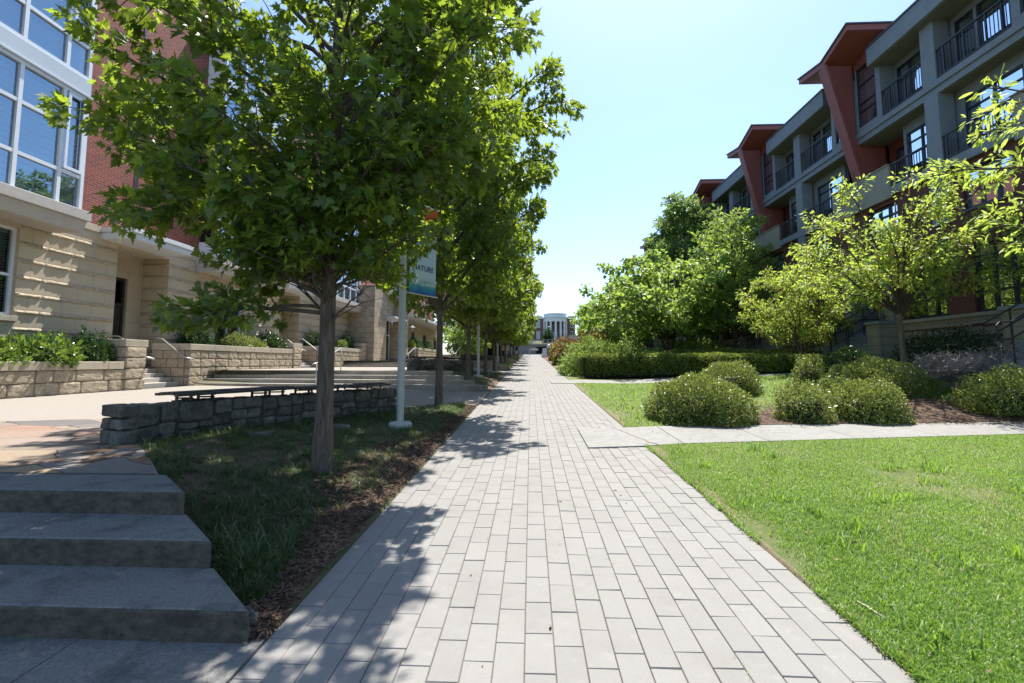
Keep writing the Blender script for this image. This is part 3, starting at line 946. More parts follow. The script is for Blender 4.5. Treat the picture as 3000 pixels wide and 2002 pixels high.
# rough split faced bands in every other joint of the stone wall
rr = random.Random(3)
for a, b, ax in ((5.5, 11.1, 0), (13.0, 16.1, 0), (18.4, 21.3, 0), (23.25, 26.7, 0), (28.9, 32.0, 0), (34.0, 36.5, 0), (LX - 1.1, LX, 18.4), (LX - 1.1, LX, 28.9)):
    m = MB()
    for i in range(9):
        z = 1.52 + .5 * i
        s = a
        while s < b - .02:
            e = min(b, s + rr.uniform(.55, .95))
            nn = max(4, int((e - s) / .06)); base = len(m.v)
            for q in range(nn + 1):
                u = s + .006 + (e - s - .012) * q / nn
                ed = min(1, min(q, nn - q) / 1.0 + .25)
                for zz, o in ((-.062, -.004), (-.035, .03), (.0, .045), (.038, .028), (.06, -.004)):
                    d = (o + .022 * noise.noise(Vector((u * 9, zz * 30, i * 3.3 + ax)))) * (ed if o > 0 else 1)
                    d = max(d, .003) if o > 0 else d
                    zo = z + zz * (1 + .18 * noise.noise(Vector((u * 5, i, zz * 9))))
                    m.v.append((LX + d, u, zo) if not ax else (u, ax - d, zo))
            for q in range(nn):
                for w in range(4):
                    p = base + q * 5 + w
                    m.f.append((p, p + 5, p + 6, p + 1) if not ax else (p, p + 1, p + 6, p + 5)); m.m.append(0)
            s = e
    for q in (pieces(m, .01) if ax else [m]): q.build('split_band', M['split'], lb)
# ground floor sash windows
for y0, y1, z0, z1, mull in ((11.1, 13.0, 2.9, 5.45, [12.05]), (21.3, 23.25, 2.3, 5.3, [22.27]), (32.0, 34.0, 2.6, 5.3, [33.0])):
    window(lb, LX - .10, y0, y1, z0, z1, mull, [(z0 + z1) / 2 - .1], 1, M['white'], M['glass_dark'], 'blind', M['blind'], .08, .12)
    m = MB(); m.box(LX - .3, LX + .06, y0 - .08, y1 + .08, z0 - .16, z0 - .002)
    m.build('window_sill', M['curb_lime'], lb, bevel=.006)
window(lb, LX - .05, 27.5, 28.4, 6.9, 8.5, [], [7.7], 1, M['white'], M['glass_blue'], None, None)
window(lb, LX - .05, 17.0, 17.9, 10.8, 12.6, [], [11.7], 1, M['white'], M['glass_blue'], 'blind', M['blind'])
# glazed bays that project over the ground floor
BX = -13.92
for yb in (8.26, 19.95, 31.1):
    ye = yb + 5.62
    m = MB()
    m.box(LX + .01, BX + .32, yb - .14, ye + .02, 5.9, 6.2)
    m.prism([(LX + .01, yb - .10, 5.55), (BX + .12, yb - .10, 5.55), (BX + .26, yb - .10, 5.898), (LX + .01, yb - .10, 5.898)], (0, ye - yb + .06, 0))
    m.build('bay_sill', M['sill'], lb, bevel=.012)
    mull = [yb + 1.45, yb + 2.6, yb + 3.75, yb + 4.9]
    levels = [(6.21, 9.86), (10.42, 14.05), (14.6, 18.2)]
    for i, (z0, z1) in enumerate(levels):
        rails = [z0 + 1.07, (z0 + 2.5, 0, 4)]
        w = window(lb, BX, yb, ye, z0, z1, mull, rails, 1, M['white'], M['glass_blue'], 'blind', M['blind'], .10, .16, name='bay_window')
        c = MB()                              # opening light at the end of the bay
        a, b = mull[-1] + .07, ye - .12
        zc0, zc1 = z0 + 1.15, z1 - .13
        c.box(BX + .0, BX + .035, a, a + .075, zc0, zc1); c.box(BX + .0, BX + .035, b - .075, b, zc0, zc1)
        c.box(BX + .0, BX + .035, a + .075, b - .075, zc0, zc0 + .09); c.box(BX + .0, BX + .035, a + .075, b - .075, zc1 - .09, zc1)
        c.build('casement', M['white'], w)
    m = MB()
    for z0, z1 in ((9.862, 10.418), (14.052, 14.598)):
        m.box(BX - .14, BX + .02, yb, ye, z0 + .06, z1)
        m.box(BX - .14, BX + .07, yb - .03, ye + .03, z0, z0 + .058)
    for q in pieces(m): q.build('spandrel', M['panel'], lb, bevel=.006)
    m = MB()
    for y in (yb, ye - .10):
        for z0, z1 in ((6.21, 6.9), (8.7, 10.1), (12.6, 18.3)):
            m.box(LX + .015, BX - .165, y, y + .10, z0, z1)
    for q in pieces(m): q.build('bay_cheek', M['white'], lb)
    m = MB()
    for y in (yb + .05, ye - .05):
        m.add([(LX + .02, y, 6.9), (BX - .17, y, 6.9), (BX - .17, y, 12.6), (LX + .02, y, 12.6)], [(0, 1, 2, 3)])
    for q in pieces(m): q.build('bay_cheek_pane', M['glass_dark'], lb)
# canopies over the doorways
for y0, y1 in ((15.38, 18.15), (26.0, 28.9)):
    m = MB()
    m.box(LX - .3, LX + 1.22, y0, y1, 6.04, 6.20)
    m.box(LX - .3, LX + 1.16, y0 + .05, y1 - .05, 5.82, 6.038)
    m.build('door_canopy', [M['sill_white']], lb, bevel=.01)
m = MB(); m.box(LX + .013, LX + .03, 16.55, 16.63, 6.25, 18); m.box(LX + .013, LX + .03, 28.9, 28.98, 6.25, 18)  # thin dark upright strips on the brick wall
for q in pieces(m): q.build('dark_strip', M['cap_dark'], lb)
for y, z in ((17.35, 10.1), (29.6, 8.0), (17.0, 13.6)):
    m = MB(); m.box(LX + .012, LX + .04, y - .08, y + .08, z - .12, z + .12)
    m.tube([(LX + .04, y, z), (LX + .2, y, z + .03), (LX + .26, y, z - .05), (LX + .26, y, z - .75)], .035, 8)
    m.build('wall_lamp', M['white'], lb, smooth=False)
m = MB(); m.box(LX + .004, LX + .025, 19.45, 19.75, 5.45, 5.75); m.box(LX + .025, LX + .035, 19.49, 19.71, 5.49, 5.71)
m.build('wall_vent', M['curb_lime'], lb)
# portal of big split blocks with a glazed door, then the low wing with its deep eave
m = MB(); m.box(LX - .3, -12.6, 36.5, 39.6, 1.0, 7.8); m.box(LX - .3, -12.6, 43.6, 46.6, 1.0, 7.8)
m.box(LX - .3, -13.2, 39.6, 43.6, 5.6, 7.8)
for q in pieces(m): q.build('portal', M['portal'], lb)
m = MB(); m.box(LX, -12.1, 38.9, 47.2, 7.802, 8.15); m.box(-13.2, -11.9, 39.7, 43.5, 5.45, 5.6)
for q in pieces(m): q.build('portal_canopy', M['sill_white'], lb)
window(lb, -13.6, 39.6, 43.6, 1.67, 5.6, [40.6, 41.6, 42.6], [4.1], 1, M['white'], M['glass_dark'], None, None, .09, .12, name='portal_door')
for y in (39.85, 46.75):
    m = MB(); m.tube([(-12.6, y, 5.2), (-12.25, y, 5.2)], .03, 6)
    m.lathe([(.02, .24), (.06, .2), (.06, .12), (.3, .05), (.3, .02), (.05, 0), (.04, -.25), (.01, -.27)], 14, (-12.2, y, 5.1))
    m.build('portal_lamp', M['white'], lb)
m = MB(); wall_grid(m, 'y', LX - .3, LX, 47.5, 74, 1.2, 6.3, [(56, 57.6, 3.2, 5.3), (62, 63.8, 3.2, 5.3), (69, 70.8, 3.2, 5.3)])
m.build('wing_wall', M['lime'], lb)
for y in (56, 62, 69):
    window(lb, LX - .08, y, y + 1.7, 3.2, 5.3, [y + .85], [4.6], 1, M['black'], M['glass_dark'], 'blind', M['blind'])
m = MB(); m.prism([(LX, 46.8, 6.302), (-12.1, 46.8, 6.35), (-12.1, 46.8, 6.55), (LX, 46.8, 7.1)], (0, 24, 0))
m.build('wing_eave', M['sill_white'], lb)
m = MB(); wall_grid(m, 'y', LX - 1.4, LX - 1.1, 47.5, 74, 6.4, 15, [(52, 53.5, 8.5, 10.6), (60, 61.5, 8.5, 10.6), (67, 68.5, 8.5, 10.6)])
m.build('brick_wall', M['brick_l'], lb)
for y in (52, 60, 67): window(lb, LX - 1.15, y, y + 1.5, 8.5, 10.6, [y + .75], [], 1, M['white'], M['glass_blue'])
m = MB(); m.box(LX - 14, LX - 2.2, 4, 74, 0, 18.4); m.build('interior', M['room'], lb)
m = MB(); m.box(LX - 14, LX + .1, 3.7, 47.8, 18.6, 18.9); m.build('roof', M['cap_dark'], lb)

# ------------------------------------------------------------------ split faced planters in front of it
LEFT = []                                     # everything set out along the left facade
def planter(label, x, y0, y1, zb, courses, ch, cap_h, seed, pier=None, start=None, depth=1.52, ret=True):
    t = thing('planter_wall', label, 'planter', (x, (y0 + y1) / 2, zb), 'limestone planters along the building')
    LEFT.append(t)
    rr = random.Random(seed)
    zt = zb + courses * ch
    c = MB(); c.box(x - .25, x - .02, y0 + .01, y1 - .01, zb - .4, zt - .01)
    if ret: c.box(x - depth, x - .25, y0 + .01, y0 + .22, zb - .4, zt - .01)
    if pier: c.box(x - .62, x - .02, pier[0] + .01, pier[1] - .01, zb - .4, pier[2] - cap_h - .01); c.box(x - depth, x - .62, pier[0] + .06, pier[1] - .12, zb - .3, pier[2] - cap_h - .01)
    c.build('mortar_core', M['mortar'], t)
    b = MB()
    def course(a0, a1, z0, z1, axis, face):
        s = a0 - (rr.uniform(0, .25) if axis == 'y' else 0)
        while s < a1 - .02:
            e = min(a1, s + rr.choice([.45, .62, .8, .86]))
            if a1 - e < .18: e = a1
            s0 = max(s, a0)
            if axis == 'y': b.rough((face - .09, (s0 + e) / 2, (z0 + z1) / 2), (e - s0 - .014, .23, z1 - z0 - .014), (0, 1, 0), .013, 6, rr.randint(0, 999), 11, 7)
            else: b.rough(((s0 + e) / 2, face + .09, (z0 + z1) / 2), (e - s0 - .014, .23, z1 - z0 - .014), (1, 0, 0), .004, 3, rr.randint(0, 999), 14, 5)
            s = e
    for i in range(courses + 1):
        z0 = zb + (i - 1) * ch
        course(y0, y1, z0, z0 + ch, 'y', x)
        if ret: course(x - depth, x - .2, z0, z0 + ch, 'x', y0)
    if pier:
        n = max(1, round((pier[2] - cap_h - zb) / ch)); hh = (pier[2] - cap_h - zb) / n
        for i in range(n + 1):
            z0 = zb + (i - 1) * hh
            b.rough((x - .05, (pier[0] + pier[1]) / 2, z0 + hh / 2), (pier[1] - pier[0] - .01, .26, hh - .014), (0, 1, 0), .014, 6, rr.randint(0, 999), 11, 7)
            b.rough((x - .36, pier[1] - .09, z0 + hh / 2), (.6, .22, hh - .014), (1, 0, 0), .012, 5, rr.randint(0, 999), 11, 6)
            b.rough((x - .36, pier[0] + .09, z0 + hh / 2), (.6, .22, hh - .014), (1, 0, 0), .006, 5, rr.randint(0, 999), 12, 6)
            for q in range(2): b.rough((x - .9 - q * .5, pier[1] - .11, z0 + hh / 2), (.46, .2, hh - .014), (1, 0, 0), .006, 4, rr.randint(0, 999), 12, 6)
    b.build('stone_face', M['split'], t)
    k = MB(); s = y0 - .03
    yend = pier[0] - .03 if pier else y1
    while s < yend - .01:
        e = min(yend, s + 1.35)
        k.box(x - .36, x + .045, s + .003, e - .003, zt, zt + cap_h); s = e
    if ret: k.box(x - depth, x - .365, y0 - .03, y0 + .3, zt, zt + cap_h)
    if pier:
        k.box(x - .72, x + .06, pier[0] - .05, pier[1] + .05, pier[2] - cap_h, pier[2])
        k.box(x - depth, x - .725, pier[0] - .0, pier[1] - .05, pier[2] - cap_h, pier[2])
    k.build('cap', M['curb_lime'], t, bevel=.014)
    g = MB(); g.box(x - depth, x - .37, y0 + .3, yend, zt - .3, zt + cap_h * .4)
    g.build('soil', M['soil'], t)
    return zt + cap_h * .4
zP1 = planter('low cream split stone planter below the front bay, with a taller end pier', WALL_X, 6.0, 14.7, .66, 2, .345, .24, 1, (14.65, 15.42, 2.32), ret=False)
zP2 = planter('long tall cream stone planter between the two doorways', WALL_X, 17.45, 25.0, .68, 4, .34, .24, 2, (25.0, 25.9, 2.62))
zP3 = planter('cream stone planter behind the nearest trunk, ending at the stone portal', WALL_X, 28.2, 35.3, 1.25, 3, .36, .24, 3, (35.2, 36.1, 3.05))
zP4 = planter('distant cream stone planter under the deep eave of the low wing', -12.0, 48.2, 60, 1.7, 3, .38, .26, 4, None, depth=2.4)

# stairs up to the doorways, with rails on the cheek walls
def entry_stairs(y0, y1, zb, label, lab2):
    m = MB()
    for i in range(4):
        xf = -13.5 - .31 * i
        m.box(LX - 1.1 + .003 * i, xf, y0 + .002 * i, y1 - .002 * i, zb - .3 if i == 0 else zb + .163 * i - .02, zb + .165 * (i + 1))
    t = m.build('entry_stairs', M['sill'], bevel=.01)
    tag(t, label, 'stairs', 'door stairs of the brick building'); LEFT.append(t)
    for q, y in enumerate((y0 + .06, y1 - .05)):
        m = MB()
        z = zb + 1.0
        m.tube([(-14.6, y, z + .75), (-14.45, y, z + .82), (-14.25, y, z + .8), (-13.3, y, z + .1), (-12.95, y, z + .02)], .03, 8)
        o = m.build('grab_rail', M['steel'], smooth=True)
        tag(o, lab2[q], 'handrail', 'sloping grab rails at the doorways'); LEFT.append(o)
entry_stairs(15.46, 17.38, .66, 'three pale steps up to the nearest recessed door', ('metal grab rail on the near side of the first door steps', 'metal grab rail sloping down the tall planter end at the first door'))
entry_stairs(25.95, 28.15, 1.2, 'pale steps up to the second recessed door, behind the planter end', ('metal grab rail on the near side of the second door steps', 'metal grab rail sloping down just left of the nearest trunk'))

# ------------------------------------------------------------------ building on the right: four storeys, red fins and butterfly canopies
VY = 19.47
rb = thing('apartment_building', 'four storey grey apartment block with red fins, butterfly canopies and brown brick base', 'building', (13.9, VY, 1.2))
parts = []
def pt(m, name, mat, **k):
    o = None
    for q in (pieces(m) if name in ('bay_wall', 'head_panel', 'roof_curb', 'parapet', 'balcony_floor', 'corrugated_panel', 'fin_flange', 'back_wall') else [m]):
        o = q.build(name, mat, rb, **k); parts.append(o)
    return o
def win(*a, **k):
    w = window(rb, *a, **k); parts.append(w); return w
Y = lambda y: VY + y
YG = lambda y: VY + y + .85                   # lower storeys sit a little farther along
# roof edge
m = MB(); m.box(13.53, 16.4, Y(1.36), Y(6.39), 13.39, 14.12); pt(m, 'roof_fascia', M['stucco'], bevel=.01)
m = MB(); m.box(13.49, 16.5, Y(1.33), Y(6.37), 14.122, 14.19); pt(m, 'roof_flashing', M['cap_dark'])
m = MB(); m.box(13.6, 15.19, Y(1.42), Y(6.28), 13.36, 13.388); pt(m, 'soffit', M['stucco_d'])
# canopy: folded plate with its valley over the fin
zn, zv, zf = 15.02, 14.52, 14.82
def plate(x0, x1, d0, d1):
    return [(x0, Y(-1.62), zn + d0), (x0, Y(0), zv + d0), (x0, Y(1.62), zf + d0), (x0, Y(1.62), zf + d1), (x0, Y(0), zv + d1), (x0, Y(-1.62), zn + d1)]
m = MB()
for (ya, za), (yb_, zb_) in (((-1.62, zn), (0, zv)), ((0, zv), (1.62, zf))):
    m.hexa([(12.65, Y(ya), za - .23), (16.6, Y(ya), za - .23), (16.6, Y(yb_), zb_ - .23), (12.65, Y(yb_), zb_ - .23)],
           [(12.65, Y(ya), za), (16.6, Y(ya), za), (16.6, Y(yb_), zb_), (12.65, Y(yb_), zb_)])
pt(m, 'canopy', M['red'])
m = MB()
for (ya, za), (yb_, zb_) in (((-1.66, zn + .012), (0, zv)), ((0, zv), (1.66, zf + .009))):
    m.hexa([(12.60, Y(ya), za + .002), (16.65, Y(ya), za + .002), (16.65, Y(yb_), zb_ + .002), (12.60, Y(yb_), zb_ + .002)],
           [(12.60, Y(ya), za + .06), (16.65, Y(ya), za + .06), (16.65, Y(yb_), zb_ + .06), (12.60, Y(yb_), zb_ + .06)])
pt(m, 'canopy_flashing', M['cap_dark'])
# leaning fin with a broad front flange
m = MB(); m.prism([(14.02, Y(-.12), 8.9), (12.72, Y(-.12), 14.3), (13.84, Y(-.12), 14.3), (13.84, Y(-.12), 11.0), (15.0, Y(-.12), 11.0), (15.0, Y(-.12), 8.9)], (0, .24, 0))
pt(m, 'fin', M['red'])
m = MB(); m.prism([(13.93, Y(-.26), 8.9), (12.64, Y(-.26), 14.3), (12.74, Y(-.26), 14.3), (14.03, Y(-.26), 8.9)], (0, .29, 0))
m.prism([(13.97, Y(.07), 8.9), (12.68, Y(.07), 14.3), (12.76, Y(.07), 14.3), (14.05, Y(.07), 8.9)], (0, .19, 0))
pt(m, 'fin_flange', M['red'])
# wall between canopy and window strips
m = MB(); m.box(13.9, 14.1, Y(-1.3), Y(-.13), 13.95, 14.4); m.box(13.9, 14.1, Y(.13), Y(1.3), 13.95, 14.4); m.box(13.95, 14.1, Y(-1.35), Y(1.35), 14.402, 14.62)
pt(m, 'head_panel', M['red'])
m = MB(); m.box(14.4, 15.6, Y(-1.36), Y(-1.0), 14.13, 14.9); m.box(14.4, 15.6, Y(1.0), Y(1.36), 14.13, 14.75); pt(m, 'roof_curb', M['stucco'])
# fourth floor
m = MB(); m.box(13.86, 16.2, Y(0), Y(7.75), 10.98, 11.2); m.box(13.92, 16.2, Y(0), Y(7.75), 10.74, 10.978); pt(m, 'floor_slab', M['stucco'])
m = MB(); m.box(14.0, 15.5, Y(.2), Y(7.5), 10.715, 10.738); pt(m, 'soffit', M['stucco_d'])
m = MB()
for a, b in ((1.29, 1.44), (6.26, 6.41)): m.box(13.9, 15.2, Y(a), Y(b), 11.202, 13.355)
for a, b in ((.125, .2), (1.2, 1.288), (6.412, 6.5), (7.5, 7.575)): m.box(13.9, 14.05, Y(a), Y(b), 11.2, 13.948)
for a, b in ((.2, 1.2), (6.5, 7.5)): m.box(13.9, 14.05, Y(a), Y(b), 11.2, 11.4)
pt(m, 'bay_wall', M['stucco'])
for a, b in ((.2, 1.2), (6.5, 7.5)):
    win(13.92, Y(a), Y(b), 11.4, 13.94, [], [12.05, 12.4, 13.2], -1, M['black'], M['glass_dark'], 'curtain', M['curtain'], fw=.055, dep=.09)
h4 = [(1.6, 3.0), (3.1, 3.75), (4.6, 5.0), (5.1, 6.2)]
m = MB(); wall_grid(m, 'y', 14.5, 14.7, Y(1.44), Y(6.26), 11.2, 13.36, [(Y(a), Y(b), 11.25, 13.15) for a, b in h4]); pt(m, 'back_wall', M['stucco'])
for i, (a, b) in enumerate(h4):
    win(14.52, Y(a), Y(b), 11.25, 13.15, [Y((a + b) / 2)] if b - a > .9 else [], [12.55, 12.85] if i % 2 == 0 else [12.6], -1, M['black'], M['glass_mid'], 'curtain', M['curtain'], fw=.06, dep=.1,
        half=[(Y(a + .05), Y(a + (b - a) * .55))])
m = MB(); m.box(13.88, 14.42, Y(3.86), Y(4.40), 11.202, 13.388); m.box(13.88, 14.42, Y(3.86), Y(4.40), 6.2, 10.738); pt(m, 'column', M['stucco'], bevel=.012)
def railing(y0, y1, z0, z1, x=13.93):
    m = MB()
    m.box(x - .03, x + .03, Y(y0), Y(y1), z1 - .05, z1); m.box(x - .02, x + .02, Y(y0), Y(y1), z0 + .06, z0 + .1)
    n = int((y1 - y0) / .115)
    for i in range(n + 1):
        y = y0 + .02 + (y1 - y0 - .04) * i / n
        w = .022 if i % 6 == 0 else .009
        m.box(x - w, x + w, Y(y) - w, Y(y) + w, z0, z1 - .05)
    pt(m, 'railing', M['black'])
railing(1.45, 3.85, 11.2, 12.27); railing(4.41, 6.25, 11.2, 12.27)
for y, z in ((4.45, 12.75), (4.45, 9.75)):
    m = MB(); m.box(14.3, 14.495, Y(y - .2) - .06, Y(y - .2) + .06, z - .1, z + .1); m.lathe([(.05, -.12), (.08, -.1), (.08, .1), (.05, .12)], 10, (14.26, Y(y - .2), z))
    pt(m, 'balcony_light', M['steel'])
# third floor
m = MB(); m.box(13.86, 16.2, Y(1.62), Y(6.08), 8.0, 8.3); pt(m, 'balcony_slab', M['stucco'])
m = MB(); m.box(13.86, 14.02, Y(0), Y(1.61), 7.9, 9.18); m.box(13.86, 14.02, Y(6.09), Y(7.7), 7.9, 9.18); m.box(13.82, 14.06, Y(0), Y(1.615), 9.182, 9.23); m.box(13.82, 14.06, Y(6.085), Y(7.7), 9.182, 9.23)
pt(m, 'parapet', M['tan'])
m = MB(); m.box(14.02, 16.2, Y(0), Y(1.61), 7.95, 8.25); m.box(14.02, 16.2, Y(6.09), Y(7.7), 7.95, 8.25); pt(m, 'balcony_floor', M['stucco_d'])
h3 = [(.5, 1.15), (1.8, 3.6), (4.7, 5.95), (6.55, 7.2)]
m = MB(); wall_grid(m, 'y', 14.5, 14.7, Y(1.62), Y(6.08), 8.3, 10.714, [(Y(a), Y(b), 8.4, 10.35) for a, b in h3[1:3]]); pt(m, 'back_wall', M['stucco'])
m = MB(); wall_grid(m, 'y', 15.12, 15.3, Y(.12), Y(1.62), 8.25, 10.714, [(Y(.5), Y(1.15), 8.4, 10.3)]); wall_grid(m, 'y', 15.12, 15.3, Y(6.08), Y(7.58), 8.25, 10.714, [(Y(6.55), Y(7.2), 8.4, 10.3)])
for y in list(np.arange(.2, .5, .1)) + list(np.arange(1.2, 1.6, .1)) + list(np.arange(6.12, 6.5, .1)) + list(np.arange(7.26, 7.55, .1)):
    m.box(15.08, 15.12, Y(y), Y(y + .05), 8.25, 10.71)
pt(m, 'corrugated_panel', M['red_seam'])
for i, (a, b) in enumerate(h3):
    big = 0 < i < 3
    win(14.52 if big else 15.1, Y(a), Y(b), 8.4, 10.35 if big else 10.3, [Y((a + b) / 2)] if big else [], [9.0, 9.5, 9.95] if big else [9.7], -1, M['black'], M['glass_mid'] if big else M['glass_dark'], 'curtain', M['curtain'], fw=.06, dep=.1,
        half=[(Y(a + .05), Y(a + (b - a) * .4))])
railing(1.62, 3.85, 8.3, 9.2); railing(4.41, 6.08, 8.3, 9.2)
# brown brick lower floors
h2 = [(.99, 2.53, 6.45, 7.72), (5.1, 6.6, 6.45, 7.72), (.75, 2.4, 3.14, 5.25), (3.33, 4.88, 3.14, 5.25)]
m = MB(); wall_grid(m, 'y', 13.98, 14.25, YG(0), YG(7.75), 2.95, 8.0, [(YG(a), YG(b), c, d) for a, b, c, d in h2] + [(YG(5.45), YG(7.7), 1.5, 5.8), (YG(0), YG(.4), 1.5, 5.8)]); pt(m, 'brick_wall', M['brick_r'])
for i, (a, b, c, d) in enumerate(h2):
    win(14.06, YG(a), YG(b), c, d, [YG(a + (b - a) / 3), YG(a + (b - a) * 2 / 3)], [d - .4] if i < 2 else [c + .62, d - .35], -1, M['black'], M['glass_mid'] if i < 2 else M['glass_dark'], 'curtain', M['curtain'], fw=.075, dep=.12,
        half=[(YG(a + .08), YG(b - .08))] if i < 2 else [(YG(b - .52), YG(b - .1))])
    m = MB(); m.box(13.94, 14.1, YG(a - .03), YG(b + .03), c - .07, c - .004); pt(m, 'window_sill', M['cap_dark'])
# grey block entrance
m = MB(); wall_grid(m, 'y', 13.86, 14.2, YG(5.45), YG(8.1), 1.2, 5.8, [(YG(5.95), YG(7.5), 1.2, 5.1)])
m.box(14.2, 15.0, YG(5.8), YG(5.95), 1.2, 5.3); m.box(14.2, 15.0, YG(7.5), YG(7.65), 1.2, 5.3); wall_grid(m, 'y', 14.9, 15.1, YG(5.95), YG(7.5), 1.2, 5.3, [(YG(6.25), YG(7.2), 2.7, 4.95)])
pt(m, 'entrance_surround', M['gblock'])
m = MB(); m.box(14.95, 15.03, YG(6.25), YG(7.2), 2.7, 4.95); m.box(14.93, 14.95, YG(6.38), YG(7.07), 3.4, 4.8)
d = pt(m, 'entrance_door', M['door'])
m = MB(); m.tube([(14.93, YG(6.36), 3.6), (14.88, YG(6.36), 3.6), (14.88, YG(6.36), 3.9), (14.93, YG(6.36), 3.9)], .012, 6); m.build('handle', M['steel'], d)
# striped stone base, piers and stoop
m = MB(); m.box(13.72, 14.4, YG(.69), YG(4.97), .3, 2.98); m.box(13.72, 13.9, YG(4.96), YG(5.44), .3, 2.98); pt(m, 'base_wall', M['gblock'])
m = MB()
for i in range(6): m.box(13.695, 13.8, YG(.70), YG(4.965), 1.12 + i * .31, 1.175 + i * .31)
rr = random.Random(5)
for i in range(6):
    for q in range(8): y = .8 + q * .52 + rr.uniform(-.05, .05); m.box(13.70, 13.8, YG(y), YG(y + .07), 1.085 + i * .31, 1.12 + i * .31)
pt(m, 'brick_band', M['redband'])
m = MB(); s = .69
while s < 4.9: m.box(13.64, 13.97, YG(s + .004), YG(min(4.97, s + .4) - .004), 2.982, 3.09); s += .4
pt(m, 'base_cap', M['gblock'])
for a, b in ((4.98, 5.63), (7.73, 8.36)):
    m = MB(); m.box(12.94, 13.68, YG(a), YG(b), .3, 2.98); p = pt(m, 'stoop_pier', M['gblock'])
    m = MB(); m.box(12.88, 13.7, YG(a - .05), YG(b + .05), 2.982, 3.1); m.build('cap', M['stucco'], p, bevel=.01)
m = MB()
for i in range(8): m.box(11.75 + .29 * i, 14.9, YG(5.64) + .002 * i, YG(7.72) - .002 * i, .4 if i == 0 else 1.45 + .165 * i - .05, 1.45 + .165 * (i + 1))
pt(m, 'stoop', M['stucco'], bevel=.01)
for y in (5.78, 6.9, 7.58):
    m = MB()
    a = Vector((11.7, YG(y), 1.62)); b = Vector((13.75, YG(y), 2.78))
    for o in (.95, .55): m.tube([a + Vector((-.28, 0, o - .02)), a + Vector((0, 0, o)), b + Vector((0, 0, o)), b + Vector((.7, 0, o))], .022, 6)
    m.tube([a + Vector((-.28, 0, .93)), a + Vector((-.36, 0, .85)), a + Vector((-.36, 0, .62)), a + Vector((-.28, 0, .53))], .022, 6)
    for t in (0, .33, .66, 1): p = a.lerp(b, t); m.tube([p + Vector((0, 0, -.12)), p + Vector((0, 0, .95))], .02, 6)
    pt(m, 'stoop_rail', M['black'])
proto = list(parts)
for j in (-2, -1, 1, 2, 3, 4):
    for o in proto: copy_part(o, rb, 7.75 * j)
m = MB(); m.box(16.3, 26, Y(-15), Y(38.5), 0, 14.0); m.build('interior', M['room'], rb)
m = MB(); m.box(15.12, 16.3, Y(-9), Y(38.5), 8.25, 8.27); m.box(15.4, 16.3, Y(38.45), Y(38.6), 1, 14); m.box(13.9, 15.4, Y(38.5), Y(38.7), 1, 13.3)
m.build('end_wall', M['stucco'], rb)

LSH, RSH = -.5, -.30
for o in LEFT: o.location.y += LSH
lb.location.y -= .78
rb.location.y += RSH
# ------------------------------------------------------------------ trees
def bez(p0, p1, p2, n):
    return [p0 * (1 - t) ** 2 + p1 * 2 * t * (1 - t) + p2 * t * t for t in (i / (n - 1) for i in range(n))]

def np_unit(a): return a / (np.linalg.norm(a, axis=-1, keepdims=True) + 1e-9)

